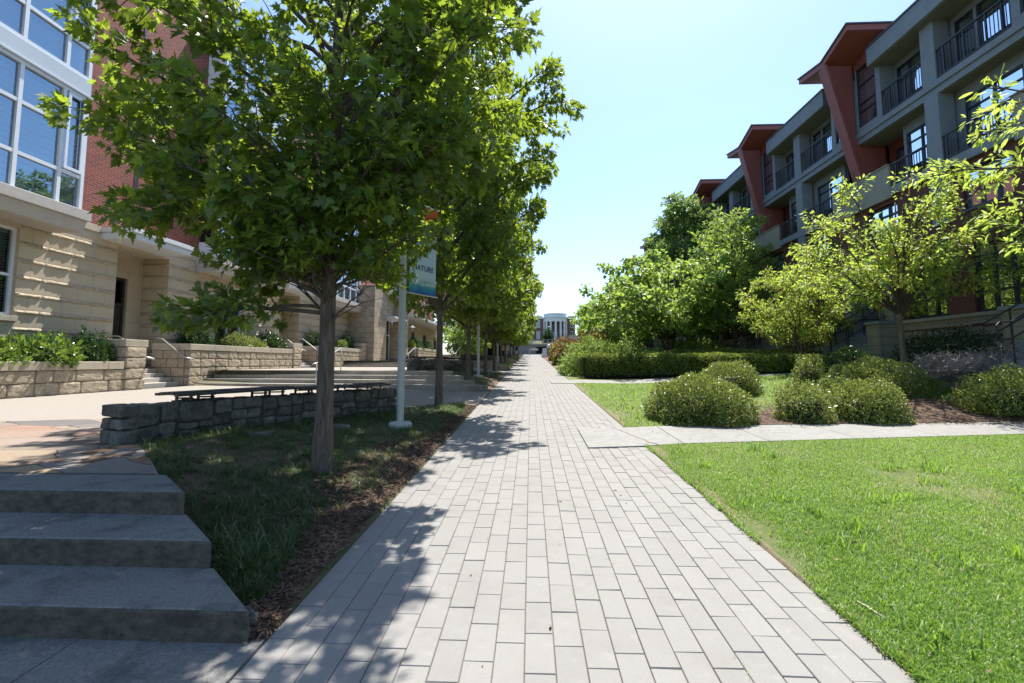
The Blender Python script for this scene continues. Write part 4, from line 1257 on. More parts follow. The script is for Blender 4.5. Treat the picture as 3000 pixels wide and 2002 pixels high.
def make_tree(seed, H, zb, rad, prof, n_limb, trunk_r, leaf_half, leaf, n_leaf, stems=1, extra=(), droop=.25, sec=(.45, 1.0), rise=.55,
              fold=.14, flat=.55, spread=.16, lean=.0, zfirst=None, wob=.05, pods=0, squash=None, sec_step=.26, arc=.3, keep=None, lk=.010):
    """trunk with limbs (bmesh tubes) and a crown of single leaves on twigs; returns (wood MB, crown mesh, pods mesh)"""
    rr = random.Random(seed); rg = np.random.default_rng(seed)
    wood = MB(); twigs = []                   # (start, end)
    trunks = []
    for s in range(stems):
        a = 2 * PI * s / max(1, stems) + rr.uniform(-.3, .3)
        out = 0 if stems == 1 else rad * rr.uniform(.22, .42)
        top = Vector((out * math.cos(a) + lean * rr.uniform(-1, 1), out * math.sin(a), H * (.93 if stems == 1 else rr.uniform(.72, .92))))
        base = Vector((0, 0, -.12)) if stems == 1 else Vector((.07 * math.cos(a), .07 * math.sin(a), -.12))
        mid = base.lerp(top, .5) + Vector((rr.uniform(-wob, wob), rr.uniform(-wob, wob), 0)) * 3 - (Vector((math.cos(a), math.sin(a), 0)) * out * .12 if stems > 1 else Vector())
        n = 16
        P = bez(base, mid, top, n)
        P.insert(1, P[0].lerp(P[1], .32)); n += 1
        P = [p + Vector((noise.noise(Vector((seed, i * .5, s))), noise.noise(Vector((seed + 9, i * .5, s))), 0)) * wob * min(1, i / 3) for i, p in enumerate(P)]
        r0 = trunk_r * (1 if stems == 1 else .72)
        rads = [r0 * (1.0 - .9 * (i / (n - 1)) ** .9) * (1.5 if i == 0 else 1.22 if i == 1 else 1.05 if i == 2 else 1) + .008 for i in range(n)]
        wood.k = 0
        wood.tube(P, rads, 12 if trunk_r > .09 else 8)
        trunks.append((P, rads))
    def on_trunk(t, z):
        P, rads = t
        for i in range(len(P) - 1):
            if P[i + 1].z >= z:
                f = (z - P[i].z) / max(1e-6, P[i + 1].z - P[i].z)
                return P[i].lerp(P[i + 1], f), rads[i]
        return P[-1].copy(), rads[-1]
    def limb(p0, tip, r, bend, depth=0):
        d = tip - p0
        mid = p0.lerp(tip, .5) + Vector((0, 0, bend * d.length)) + Vector((rr.uniform(-1, 1), rr.uniform(-1, 1), rr.uniform(-.4, .4))) * .07 * d.length
        n = 7 if depth == 0 else 5
        P = bez(p0, mid, tip, n)
        P = [p + Vector((rr.uniform(-1, 1), rr.uniform(-1, 1), rr.uniform(-1, 1))) * .02 * d.length * (0 < i < n - 1) for i, p in enumerate(P)]
        wood.k = 1
        wood.tube(P, [r * (1 - .85 * i / (n - 1)) + .004 for i in range(n)], 6 if depth == 0 else 4, cap=False)
        L = d.length
        s = .24 * L
        while s < L:
            f = s / L * (n - 1); i = min(n - 2, int(f)); q = P[i].lerp(P[i + 1], f - i)
            dr = (P[i + 1] - P[i]).normalized()
            side = dr.cross(Vector((0, 0, 1)))
            side = side.normalized() if side.length > .05 else Vector((rr.uniform(-1, 1), rr.uniform(-1, 1), 0)).normalized()
            sg = rr.choice((-1, 1))
            v = (dr * rr.uniform(.25, 1.0) + side * sg * rr.uniform(.3, 1.1) + Vector((0, 0, rr.uniform(-.45, .75)))).normalized()
            ln = rr.uniform(*sec) * (1.15 - .5 * s / L)
            twigs.append((q, q + v * ln))
            s += sec_step * rr.uniform(.6, 1.4)
        twigs.append((P[-2], P[-1] + dr * .15))
    ga = 2.399963
    z0 = zfirst if zfirst is not None else zb
    for i in range(n_limb):
        t = trunks[i % len(trunks)]
        u = (i + .5) / n_limb
        zt_ = z0 + (H * .97 - z0) * u ** 1.02     # height of the limb's tip
        az = i * ga + rr.uniform(-.5, .5)
        rt = rad * prof(min(1, max(0, (zt_ - zb) / (H - zb)))) * rr.uniform(.78, 1.06)
        if i % 4 == 3: rt *= rr.uniform(.45, .75)
        tip = Vector((rt * math.cos(az), rt * math.sin(az), zt_))
        cx = t[0][-1] * .0
        zs = max(zb * .8 if stems == 1 else zb * .55, zt_ - rise * rt - .15)
        p0, r0 = on_trunk(t, min(zs, H * .86))
        tip = tip + Vector((p0.x, p0.y, 0)) * (.5 if stems > 1 else 1)
        limb(p0, tip, min(r0 * .5, .008 + lk * (tip - p0).length), arc * rr.uniform(.4, 1.1) - (droop if u < .25 else 0) * .3)
    for zs, tip, bend in extra:
        p0, r0 = on_trunk(trunks[0], zs)
        limb(p0, Vector(tip), min(r0 * .45, .008 + lk * (Vector(tip) - p0).length), bend)
    # twigs
    wood.k = 1
    for a, b in twigs:
        m = a.lerp(b, .55) + Vector((0, 0, .05))
        wood.tube([a, m, b], [.009, .006, .003], 3, cap=False)
    # leaves along the twigs
    A = np.array([tuple(t[0]) for t in twigs]); B = np.array([tuple(t[1]) for t in twigs])
    ln = np.linalg.norm(B - A, axis=1)
    pr = ln / ln.sum()
    ti = rg.choice(len(twigs), n_leaf, p=pr)
    f = rg.beta(1.7, 1.05, n_leaf)[:, None] * 1.06
    d = np_unit(B[ti] - A[ti])
    rnd = rg.normal(0, 1, (n_leaf, 3)); rnd -= d * np.sum(rnd * d, axis=1, keepdims=True); rnd = np_unit(rnd)
    pet = rg.uniform(.3, 1.0, (n_leaf, 1)) * spread
    base = A[ti] + (B[ti] - A[ti]) * f + rnd * pet + np.array([0, 0, -1]) * pet * .25
    tip = np_unit(d * rg.uniform(.2, 1, (n_leaf, 1)) + rnd * rg.uniform(.4, 1.1, (n_leaf, 1)) + np.array([0, 0, -1]) * rg.uniform(0, 1, (n_leaf, 1)) * (.2 + droop * 1.6))
    nor = np_unit(np.array([0, 0, 1.0]) * flat + rg.normal(0, 1, (n_leaf, 3)) * (1 - flat) * .9)
    if keep is not None:
        msk = keep(base, rg); base, tip, nor = base[msk], tip[msk], nor[msk]
    tv, tf = mirror_leaf(leaf_half, fold)
    size = leaf * np.clip(rg.normal(.96, .3, len(base)), .38, 1.55)
    tv = np.array(tv)
    tv[:, 2] -= .22 * tv[:, 1] ** 2
    if squash: tv[:, 0] *= squash
    me = scatter_mesh('crown', tv, tf, frames(tip, nor, size), base)
    pm_ = None
    if pods:
        k = rg.choice(len(base), pods)
        b0 = base[k]; tp = np.tile(np.array([[0, 0, -1.0]]), (pods, 1)) + rg.normal(0, .12, (pods, 3))
        tv2, tf2 = mirror_leaf([(0, 0), (.05, .1), (.05, .9), (0, 1)], .3)
        pm_ = scatter_mesh('seed_pods', tv2, tf2, frames(tp, rg.normal(0, 1, (pods, 3)), rg.uniform(.18, .34, pods)), b0)
    return wood, me, pm_

def plant_tree(name, label, loc, wood, crown, mats, leafm, group=None, rz=0, sc=1.0, podm=None):
    t = thing(name, label, 'tree', loc, group)
    t.rotation_euler.z = rz; t.scale = (sc, sc, sc)
    if isinstance(wood, MB):
        me = bpy.data.meshes.new('trunk'); me.from_pydata(wood.v, [], wood.f)
        for q in mats: me.materials.append(q)
        me.polygons.foreach_set('material_index', wood.m); me.polygons.foreach_set('use_smooth', [True] * len(me.polygons)); me.update()
    else: me = wood
    if not crown.materials: crown.materials.append(leafm)
    w = mesh_obj('trunk', me, None, t)
    c = mesh_obj('crown', crown, None, t)
    if podm is not None:
        if not podm.materials: podm.materials.append(M['pod'])
        mesh_obj('seed_pods', podm, None, t)['kind'] = 'stuff'
    return t, me

def ovate(u):
    if u < .38: return .70 + .30 * math.sin(u / .38 * PI / 2)
    return max(.06, math.sqrt(max(0, 1 - ((u - .38) / .62) ** 2)) * .94 + .06)
def round_(u):
    return max(.15, math.sqrt(max(0, 1 - (2 * u - .9) ** 2 * .8)))
def conic(u): return max(.05, (1 - u) ** .8 * (.75 + .25 * min(1, u / .15)))
def vase(u): return .55 + .45 * math.sin(min(1, u / .6) * PI / 2) if u < .6 else max(.1, math.sqrt(max(0, 1 - ((u - .6) / .4) ** 2)))

MX, MY = -2.33, 5.04
# nearest maple: its hanging limbs are placed as in the place, unseen upper ones added
ex = [(1.8, (-1.45, -.1, 1.75), .10), (1.85, (-1.15, -.2, 1.78), .08),
      (3.6, (2.3, 1.5, 7.0), .1), (3.8, (2.5, 1.3, 7.4), .1), (4.0, (2.2, 2.0, 7.5), .1), (4.2, (2.4, 1.0, 7.8), .1), (3.6, (2.2, 1.2, 6.6), .1), (4.2, (2.6, 1.8, 8.2), .1),  # out of view, added to widen the crown's shadow on the path
      (2.7, (-2.7, -.1, 4.1), .04), (2.9, (-2.6, .25, 4.5), .04), (2.5, (-2.15, .4, 3.3), .06), (2.4, (-2.1, -.4, 3.0), .05), (2.9, (-2.45, -.7, 4.9), .1), (2.5, (-2.3, -.2, 3.7), .06),
      (2.3, (.75, -.55, 2.85), .12), (2.6, (1.35, -.35, 3.6), .16), (2.7, (1.6, -.15, 4.0), .12), (2.8, (1.2, -.8, 4.4), .1), (2.1, (.45, .5, 2.3), .08),
      (2.1, (-.5, -.75, 2.4), .1), (2.3, (-.3, -1.1, 2.9), .1), (2.4, (.3, -1.0, 3.3), .1), (2.2, (.85, .5, 2.8), .1), (2.5, (-1.2, -1.0, 3.2), .1), (2.7, (-.7, -1.4, 3.7), .1), (2.8, (.7, -1.3, 3.9), .1),
      (1.9, (-.15, -.6, 2.1), .08), (1.9, (.25, -.45, 2.1), .08), (2.0, (-.8, -.5, 2.3), .08), (2.2, (.1, -.8, 2.6), .08), (2.1, (-.7, .2, 2.5), .1)]
def near_prof(u):
    k = [(0, .14), (.07, .27), (.14, .44), (.20, .58), (.27, .70), (.39, .74), (.55, .94), (.67, 1.0), (.82, .80), (1.0, .08)]
    for (a_, ra), (b_, rb_) in zip(k[:-1], k[1:]):
        if u <= b_: return ra + (rb_ - ra) * (u - a_) / (b_ - a_)
    return .08
def gap_for_banner(p, rg):                     # the open window in the foliage where the banner hangs
    x, y, z = p[:, 0], p[:, 1], p[:, 2]
    low = (z < 2.2) & (x > -1.25) & ~((x < -.55) & (z > 1.62) & (y > -.55) & (y < .2))
    br = (x <= -1.0) & (z < 2.5) & ((y < -.75) | (y > .5))
    nz = np.array([noise.noise(Vector((a * 1.5, b * 1.5, c * 1.5))) for a, b, c in p])
    high = (z > 5.3) & (nz < .04)             # unseen upper crown, leaves culled to dapple the shadow on the path
    return ~(low | br | high | ((x > .35) & (x < 1.7) & (y > -1.6) & (y <= 1.0) & (z < 2.25)) | ((x > -.5) & (x < 1.5) & (y > 1.0) & (y < 4.2) & (z < 2.08 + .18 * y)))
w0, c0, _ = make_tree(21, 11.0, 1.95, 3.15, near_prof, 62, .10, MAPLE_HALF, .109, 38000, extra=ex, sec=(.35, .85), spread=.15, wob=.04, sec_step=.2, flat=.5, keep=gap_for_banner)
plant_tree('maple_tree', 'nearest maple with thick grey trunk in the grass bed, its crown filling the upper left', (MX, MY, tz(MX, MY)), w0, c0,
           (M['bark'], M['bark_d']), M['maple'], 'maples lining the left of the path')
v1w, v1c, _ = make_tree(33, 10.6, 2.45, 3.25, ovate, 70, .10, MAPLE_HALF, .122, 40000, sec=(.4, 1.0), spread=.17, wob=.05, sec_step=.22, flat=.5)
v2w, v2c, _ = make_tree(57, 10.0, 2.35, 3.15, ovate, 66, .10, MAPLE_HALF, .124, 35000, sec=(.4, 1.0), spread=.17, wob=.06, sec_step=.22, flat=.5)
ords = ['second maple of the row, its dark trunk beside the blue green banner',
        'third maple of the row, its trunk just left of the second banner pole',
        'fourth maple of the row, just right of the second banner pole',
        'fifth maple of the row, trunk touching the third pole', 'sixth maple of the row, left of the two small white boards',
        'seventh maple of the row, next to the two small white boards', 'eighth maple of the row counted from the near end', 'ninth maple of the row counted from the near end',
        'tenth maple of the row counted from the near end', 'eleventh maple of the row counted from the near end', 'twelfth maple of the row, near the distant rail',
        'thirteenth maple of the row, close to the person', 'last small maple of the row at the far end of the path']
mew = [None, None]
for i, lab in enumerate(ords):
    rr = random.Random(900 + i)
    y = MY + 5.9 * (i + 1) + (.25 if i == 0 else rr.uniform(-.2, .2)); x = MX + rr.uniform(-.06, .06)
    k = i % 2
    w = (v1w, v2w)[k] if mew[k] is None else mew[k]
    t, me = plant_tree('maple_tree', lab, (x, y, tz(x, y)), w, (v1c, v2c)[k], (M['bark'], M['bark_d']), M['maple'], 'maples lining the left of the path',
                       rz=[2.2, 4.0, .6, 5.1, 1.5, 3.3, 0, 2.8, 4.4, 1.1, 5.6, 3.7, .2][i], sc=[.98, .97, .95, .97, .93, .95, .92, .9, .92, .88, .9, .86, .84][i])
    t.scale = (t.scale[0] * .96, t.scale[1] * .96, t.scale[2] * (1.24, 1.16, 1.1)[i] if i < 3 else t.scale[2] * 1.04)
    mew[k] = me

# golden rain trees and the others on the right
gA = make_tree(71, 5.4, 2.25, 3.1, vase, 34, .088, OVAL_HALF, .10, 10500, lk=.019, sec_step=.3, sec=(.35, .85), spread=.17, flat=.55, rise=1.05, pods=420, droop=.3)
plant_tree('golden_tree', 'large yellow green tree with forked slim trunks in front of the brick wall', (11.3, 14.1, tz(11.3, 14.1)), gA[0], gA[1], (M['bark_y'], M['bark_d']), M['golden'], 'yellow green trees with seed pods', rz=.6, sc=1.08, podm=gA[2])
gB = make_tree(78, 4.5, 1.5, 2.3, round_, 34, .06, OVAL_HALF, .11, 9000, stems=3, sec=(.35, .8), spread=.17, flat=.5, rise=.8, pods=700, droop=.3)
plant_tree('golden_tree', 'small yellow tree with hanging seed pods rising behind the clipped hedge', (11.1, 18.9, tz(11.1, 18.9)), gB[0], gB[1], (M['bark_y'], M['bark_d']), M['golden'], 'yellow green trees with seed pods', podm=gB[2])
rbud = make_tree(83, 5.9, 1.75, 5.3, lambda u: .9 - .1 * u if u < .45 else max(.12, .86 * math.sqrt(max(0, 1 - ((u - .45) / .55) ** 2))), 56, .12, HEART_HALF, .165, 13500, stems=5, sec=(.5, 1.1), spread=.2, flat=.5, rise=.7, droop=.3, sec_step=.34)
plant_tree('redbud_tree', 'broad multi stemmed green tree standing on the mound behind the clipped hedge', (7.7, 26, tz(7.7, 26) + .75), rbud[0], rbud[1], (M['bark_d'], M['bark_d']), M['redbud'], rz=1.0)
oakD = make_tree(91, 12.4, 2.0, 5.2, lambda u: max(.05, (1 - u) ** .62 * (.8 + .2 * min(1, u / .15))), 96, .16, LONG_HALF, .25, 34000, sec=(.5, 1.2), spread=.2, flat=.35, rise=.45, sec_step=.32)
plant_tree('oak_tree', 'tall dark green pointed tree beside the apartment block', (11.3, 33, tz(11.3, 33)), oakD[0], oakD[1], (M['bark_d'], M['bark_d']), M['oak'], 'pointed trees before the apartment block', rz=.3)
oakE = make_tree(95, 8.8, 2.2, 3.1, lambda u: ovate(u) * (1 - .25 * u), 60, .11, LONG_HALF, .18, 14500, sec=(.4, .9), spread=.17, flat=.4, rise=.5)
plant_tree('oak_tree', 'lighter green slender tree in front of the second red fin', (11.3, 25.5, tz(11.3, 25.5)), oakE[0], oakE[1], (M['bark_d'], M['bark_d']), M['redbud'], 'pointed trees before the apartment block')
nearF = make_tree(103, 6.4, 2.9, 2.55, round_, 34, .1, LONG_HALF, .115, 6000, sec=(.3, .75), spread=.11, flat=.6, rise=.5, droop=.1)
plant_tree('golden_tree', 'bright green tree whose long leaved boughs reach in at the right edge', (9.0, 6.3, tz(9.0, 6.3)), nearF[0], nearF[1], (M['bark_y'], M['bark_d']), M['golden'], rz=2.0)
# trees farther up the hill
far_l = ['pale green tree beyond the far end of the maple row', 'dark tree behind the third and fourth maple trunks', 'round tree behind the maple row near the low wing',
         'tall tree beyond the apartment block, right of the columned house', 'green tree right of the columned house', 'tree beside the far end of the apartment block', 'wide tree above the reddish shrubs', 'distant tree left of the columned house']
far_p = [(-5.5, 112, 5.5), (-7.5, 52, 6.0), (-11, 84, 9), (22, 145, 12), (17, 128, 11), (12.5, 56, 10), (8.5, 50, 7), (-9, 140, 13)]
ft = make_tree(111, 6.0, .6, 2.9, round_, 40, .1, OVAL_HALF, .26, 7000, sec=(.5, 1.0), spread=.25, flat=.3, rise=.5)
fw = ft[0]
for i, (lab, (x, y, h)) in enumerate(zip(far_l, far_p)):
    cm = ft[1] if i % 3 else ft[1]
    t, fw = plant_tree('tree', lab, (x, y, tz(x, y) - .1), fw, ft[1], (M['bark_d'], M['bark_d']), M['redbud'], 'trees farther up the hill', rz=i * 1.3, sc=h / 6.0)

# ------------------------------------------------------------------ shrubs, hedges, ground cover
def dome_leaves(rg, n, rx, ry, h, leaf, half, z0=.05, lump=.18, seed=0, shell=.35, flat=.3, boxy=2.2, top_only=0):
    d = np_unit(rg.normal(0, 1, (n, 3))); d[:, 2] = np.abs(d[:, 2]) * 1.0 - (0 if top_only else .12)
    d = np_unit(d)
    q = (np.abs(d[:, 0]) ** boxy + np.abs(d[:, 1]) ** boxy + np.abs(d[:, 2]) ** boxy) ** (1 / boxy)
    ph = seed * 1.7
    lum = 1 + lump * (np.sin(d[:, 0] * 5 + ph) * np.sin(d[:, 1] * 5 + ph * 2) + .6 * np.sin(d[:, 2] * 9 + d[:, 0] * 7 + ph) + .5 * np.sin(d[:, 1] * 13 + d[:, 0] * 11 - ph))
    r = (1 - shell * rg.random(n) ** 1.6 + (rg.random(n) < .015) * rg.uniform(0, .10, n)) * lum / q
    p = d * r[:, None] * np.array([rx, ry, h]); p[:, 2] = np.maximum(p[:, 2], 0) + z0
    out = np_unit(d * np.array([1 / rx, 1 / ry, 1 / h]))
    tip = np_unit(out * .8 + rg.normal(0, .6, (n, 3)) + np.array([0, 0, .35]))
    nor = np_unit(np.array([0, 0, 1]) * flat + out * .5 + rg.normal(0, .5, (n, 3)))
    tv, tf = mirror_leaf(half, .2)
    return scatter_mesh('foliage', tv, tf, frames(tip, nor, leaf * np.clip(rg.normal(1, .22, n), .5, 1.6)), p)

def stems_mb(rr, n, rx, ry, h, r0=.012):
    m = MB()
    for i in range(n):
        a = rr.uniform(0, 2 * PI); f = rr.uniform(.3, .95)
        tip = Vector((rx * f * math.cos(a), ry * f * math.sin(a), h * rr.uniform(.5, .95) * math.sqrt(max(.1, 1 - f * f * .7))))
        m.tube([Vector((math.cos(a) * rx * .12, math.sin(a) * ry * .12, -.1)), tip * .5 + Vector((0, 0, .08 * h)), tip], [r0, r0 * .7, r0 * .3], 4, cap=False)
    return m

def shrub(name, label, x, y, z, rx, ry, h, n, leaf, mat, half=SMALL_HALF, group=None, seed=0, core=.62, cat='shrub', **k):
    rg = np.random.default_rng(seed + 500)
    t = thing(name, label, cat, (x, y, z), group)
    mesh_obj('foliage', dome_leaves(rg, n, rx, ry, h, leaf, half, seed=seed, **k), mat, t)
    m = stems_mb(random.Random(seed), 26, rx, ry, h); 
    b = len(m.v)
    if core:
        c = MB(); c.rough((0, 0, h * core * .45), (rx * 2 * core, ry * 2 * core, h * core * .95), amp=.05 * h, n=6, seed=seed, p=2.6)  # solid dark core added among the stems to stop the view through
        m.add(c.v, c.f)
    o = m.build('dark_core', M['dark_green']); o.parent = t
    return t

FR = 'clipped shrubs along the front walk'
for i, (lab, x, y, rx, ry, h, n) in enumerate([
    ('largest rounded shrub at the corner of the front walk, nearest to the paved path', 3.55, 9.8, 1.0, .9, .92, 17000),
    ('loose upright shrub directly right of the largest rounded shrub', 5.7, 9.8, .5, .5, .8, 3600),
    ('rounded leafy shrub in the middle of the front row', 7.05, 9.95, .72, .7, .82, 8000),
    ('wide shrub at the right end of the front row by the walk', 10.75, 10.5, 1.15, .8, .9, 12000),
    ('shrub at the right edge of the picture behind the front row', 12.6, 11.0, .75, .7, 1.0, 6000),
    ('flat topped shrub in the second row behind the largest rounded shrub', 5.9, 13.7, .85, .7, .98, 10000),
    ('small upright shrub alone on the lawn before the clipped hedge', 8.6, 14.4, .42, .42, .95, 2800),
    ('broad shrub in the second row behind the middle of the front row', 9.05, 12.3, 1.25, .7, .86, 12000)]):
    shrub('boxwood_shrub', lab, x, y, tz(x, y) - .03, rx, ry, h, int(n * 1.35), .053, M['box'], SMALL_HALF, FR, seed=i, lump=.06 if i in (0, 2, 5) else .09, boxy=2.5, shell=.38)

def bare_shrub(label, x, y, rx, ry, h, seed):
    t = thing('bare_shrub', label, 'shrub', (x, y, tz(x, y) - .03), 'bare grey shrubs behind the leafy row')
    rr = random.Random(seed); m = MB()
    for i in range(24):
        a = rr.uniform(0, 2 * PI); f = rr.uniform(.2, .85)
        p = Vector((rx * f * math.cos(a), ry * f * math.sin(a), h * rr.uniform(.22, .62)))
        m.tube([Vector((0, 0, -.1)), Vector((p.x * .3, p.y * .3, h * .35)), p], [.022, .015, .009], 5, cap=False)
        for j in range(20):
            q = p + Vector((rr.uniform(-1, 1) * rx * .55, rr.uniform(-1, 1) * ry * .55, rr.uniform(.02, .42) * h))
            m.tube([p, p.lerp(q, .5) + Vector((0, 0, .03)), q], [.010, .008, .005], 3, cap=False)
            for k in range(4):
                e = q + Vector((rr.uniform(-1, 1), rr.uniform(-1, 1), rr.uniform(-.3, 1))) * .16
                m.tube([q, e], [.006, .003], 3, cap=False)
    o = m.build('twigs', M['twig']); o.parent = t
    rg = np.random.default_rng(seed); n = 260
    mesh_obj('sparse_leaves', dome_leaves(rg, n, rx, ry, h, .055, SMALL_HALF, seed=seed), M['box'], t)
bare_shrub('bare grey twiggy shrub on a thin stem between the leafy shrubs', 10.75, 11.9, .85, .6, 1.1, 3)
bare_shrub('wide bare grey shrub below the striped wall at the right', 12.3, 12.0, 1.15, .6, 1.15, 4)

def hedge(label, line, w, h, n, leaf, mat, seed, hk=None):
    """clipped hedge along a line of (x, y, top z)"""
    rg = np.random.default_rng(seed)
    P = np.array(line, float)
    t = thing('hedge', label, 'hedge', (P[0][0], P[0][1], tz(P[0][0], P[0][1])), 'clipped hedges beyond the lawn')
    seg = np.linalg.norm(np.diff(P[:, :2], axis=0), axis=1); cum = np.concatenate([[0], np.cumsum(seg)]); tot = cum[-1]
    def at(s):
        i = np.clip(np.searchsorted(cum, s) - 1, 0, len(seg) - 1); f = ((s - cum[i]) / seg[i])[:, None]
        p = P[i] * (1 - f) + P[i + 1] * f; d = np.diff(P[:, :2], axis=0)[i] / seg[i][:, None]
        return p, d
    s = rg.uniform(-.3, tot + .3, n); p, d = at(s); sd = np.stack([d[:, 1], -d[:, 0]], 1)
    a = rg.uniform(-.22 * PI, 1.22 * PI, n)
    cs, sn = np.cos(a), np.sin(a)
    q = (np.abs(cs) ** 5 + np.abs(sn) ** 5) ** (1 / 5)
    r = (1 - .22 * rg.random(n) ** 2)
    g = np.array([tz(float(x), float(y)) for x, y in p[:, :2]])
    hh = p[:, 2] - g
    wav = 1 + .05 * np.sin(s * 2.1 + seed) + .035 * np.sin(s * 5.3) + .03 * np.sin(a * 7 + s * 3)
    endf = np.clip(np.minimum(s + .3, tot + .3 - s) / .9, .05, 1) ** .5
    o = cs / q * r * w / 2 * wav * endf
    z = g + hh * .5 + sn / q * r * hh * .5 * wav * (.6 + .4 * endf)
    base = np.stack([p[:, 0] + sd[:, 0] * o, p[:, 1] + sd[:, 1] * o, np.maximum(z, g + .02)], 1)
    out = np_unit(np.stack([sd[:, 0] * cs, sd[:, 1] * cs, sn], 1))
    tip = np_unit(out * .7 + rg.normal(0, .6, (n, 3)) + np.array([0, 0, .3])); nor = np_unit(out * .6 + rg.normal(0, .5, (n, 3)) + np.array([0, 0, .35]))
    tv, tf = mirror_leaf(SMALL_HALF, .2)
    loc = np.array(t.location)
    mesh_obj('foliage', scatter_mesh('foliage', tv, tf, frames(tip, nor, leaf * np.clip(rg.normal(1, .22, n), .5, 1.6)), base - loc), mat, t)
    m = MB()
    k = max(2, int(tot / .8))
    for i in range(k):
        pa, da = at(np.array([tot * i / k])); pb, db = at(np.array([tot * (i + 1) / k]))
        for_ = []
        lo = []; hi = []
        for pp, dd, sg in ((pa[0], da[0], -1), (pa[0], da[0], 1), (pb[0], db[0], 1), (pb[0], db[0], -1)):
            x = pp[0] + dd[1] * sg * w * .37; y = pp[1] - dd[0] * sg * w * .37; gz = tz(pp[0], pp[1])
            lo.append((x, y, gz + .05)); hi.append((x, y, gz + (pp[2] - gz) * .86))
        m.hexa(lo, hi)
    m.build('dark_core', M['dark_green'], t)  # solid dark boxes added inside the hedge to stop the view through
    return t
hedge('long clipped hedge with dark front across the lawn, level with the far walk', [(2.75, 23.1, 1.98), (5, 22.4, 1.97), (8, 20.9, 1.92), (10.4, 19.4, 1.86), (12.3, 17.9, 1.78)], 1.35, 1.3, 42000, .085, M['hedge'], 1)
hedge('second clipped hedge just behind the long one, toward the stoop', [(7.2, 24.2, 2.15), (9.5, 23.0, 2.15), (11.6, 21.4, 2.1), (12.6, 20.6, 2.05)], 1.3, 1.3, 16000, .085, M['hedge'], 2)
hedge('dark hedge far up the left side between the maple trunks', [(-9.5, 58, 4.6), (-6, 58, 4.6), (-3.6, 58.5, 4.4)], 2.0, 2, 9000, .2, M['holly'], 5)
for i, (lab, x, y, rx, ry, h, n) in enumerate([
    ('low spreading juniper at the left end of the long hedge, beside the path', 3.35, 25.6, 1.5, 1.6, 1.35, 8000),
    ('spreading juniper on the mound left of the redbud stems', 5.2, 28.4, 2.2, 1.9, 1.75, 9000),
    ('spreading juniper on the mound right of the redbud stems', 9.2, 27.2, 2.2, 1.6, 1.55, 8000),
    ('spreading juniper higher on the mound near the path', 4.2, 31.6, 2.0, 2.0, 1.95, 8000),
    ('juniper mat just in front of the redbud stems', 7.0, 25.0, 2.3, 1.1, 1.05, 7000)]):
    shrub('juniper_shrub', lab, x, y, tz(x, y) - .03, rx, ry, h, n, .13, M['juniper'], SMALL_HALF, 'junipers on the mound', seed=30 + i, lump=.14, boxy=2.4)
for i, (x, y, rx, h) in enumerate([(3.3, 39, 1.15, 1.5), (3.6, 42.5, 1.3, 1.7), (3.9, 46.5, 1.4, 1.8), (3.8, 51, 1.5, 1.9), (4.4, 56, 1.7, 2.1), (4.6, 62, 1.8, 2.3), (4.4, 70, 1.9, 2.3), (6.2, 47, 1.9, 2.6)]):
    lab = ['first reddish flowering shrub beyond the junipers, right of the path', 'second reddish flowering shrub from the junipers', 'third reddish flowering shrub along the right path edge', 'fourth reddish flowering shrub along the right path edge',
           'fifth reddish flowering shrub along the right path edge', 'sixth reddish flowering shrub, close to the white board sign', 'last reddish flowering shrub, beyond the white board sign', 'reddish flowering shrub set back behind the third one'][i]
    t = shrub('hydrangea_shrub', lab, x, y, tz(x, y), rx, rx, h, 3600, .2, M['hydr'], HEART_HALF, 'reddish flowering shrubs by the path', seed=50 + i, lump=.14)
    rg = np.random.default_rng(80 + i)
    mesh_obj('flower_heads', dome_leaves(rg, 900, rx * 1.02, rx * 1.02, h * 1.1, .16, OVAL_HALF, seed=50 + i, shell=.1, top_only=1, z0=.12), M['hydr_f'], t)
for i, (lab, x, y, rx, ry, h) in enumerate([('dark clipped round bush at the foot of the stoop', 11.2, 16.4, .85, .8, .85), ('dark spreading bush against the striped stone base', 12.75, 14.3, .75, 1.9, 1.15)]):
    shrub('yew_shrub', lab, x, y, tz(x, y) - .02, rx, ry, h, 9000, .06, M['holly'], SMALL_HALF, 'dark bushes by the apartment block', seed=70 + i, lump=.08)
shrub('yew_shrub', 'dark round tree before the columned house', 5.3, 138, tz(5.3, 138), 1.6, 1.6, 4.2, 2500, .35, M['holly'], SMALL_HALF, 'trees farther up the hill', seed=99, cat='tree')
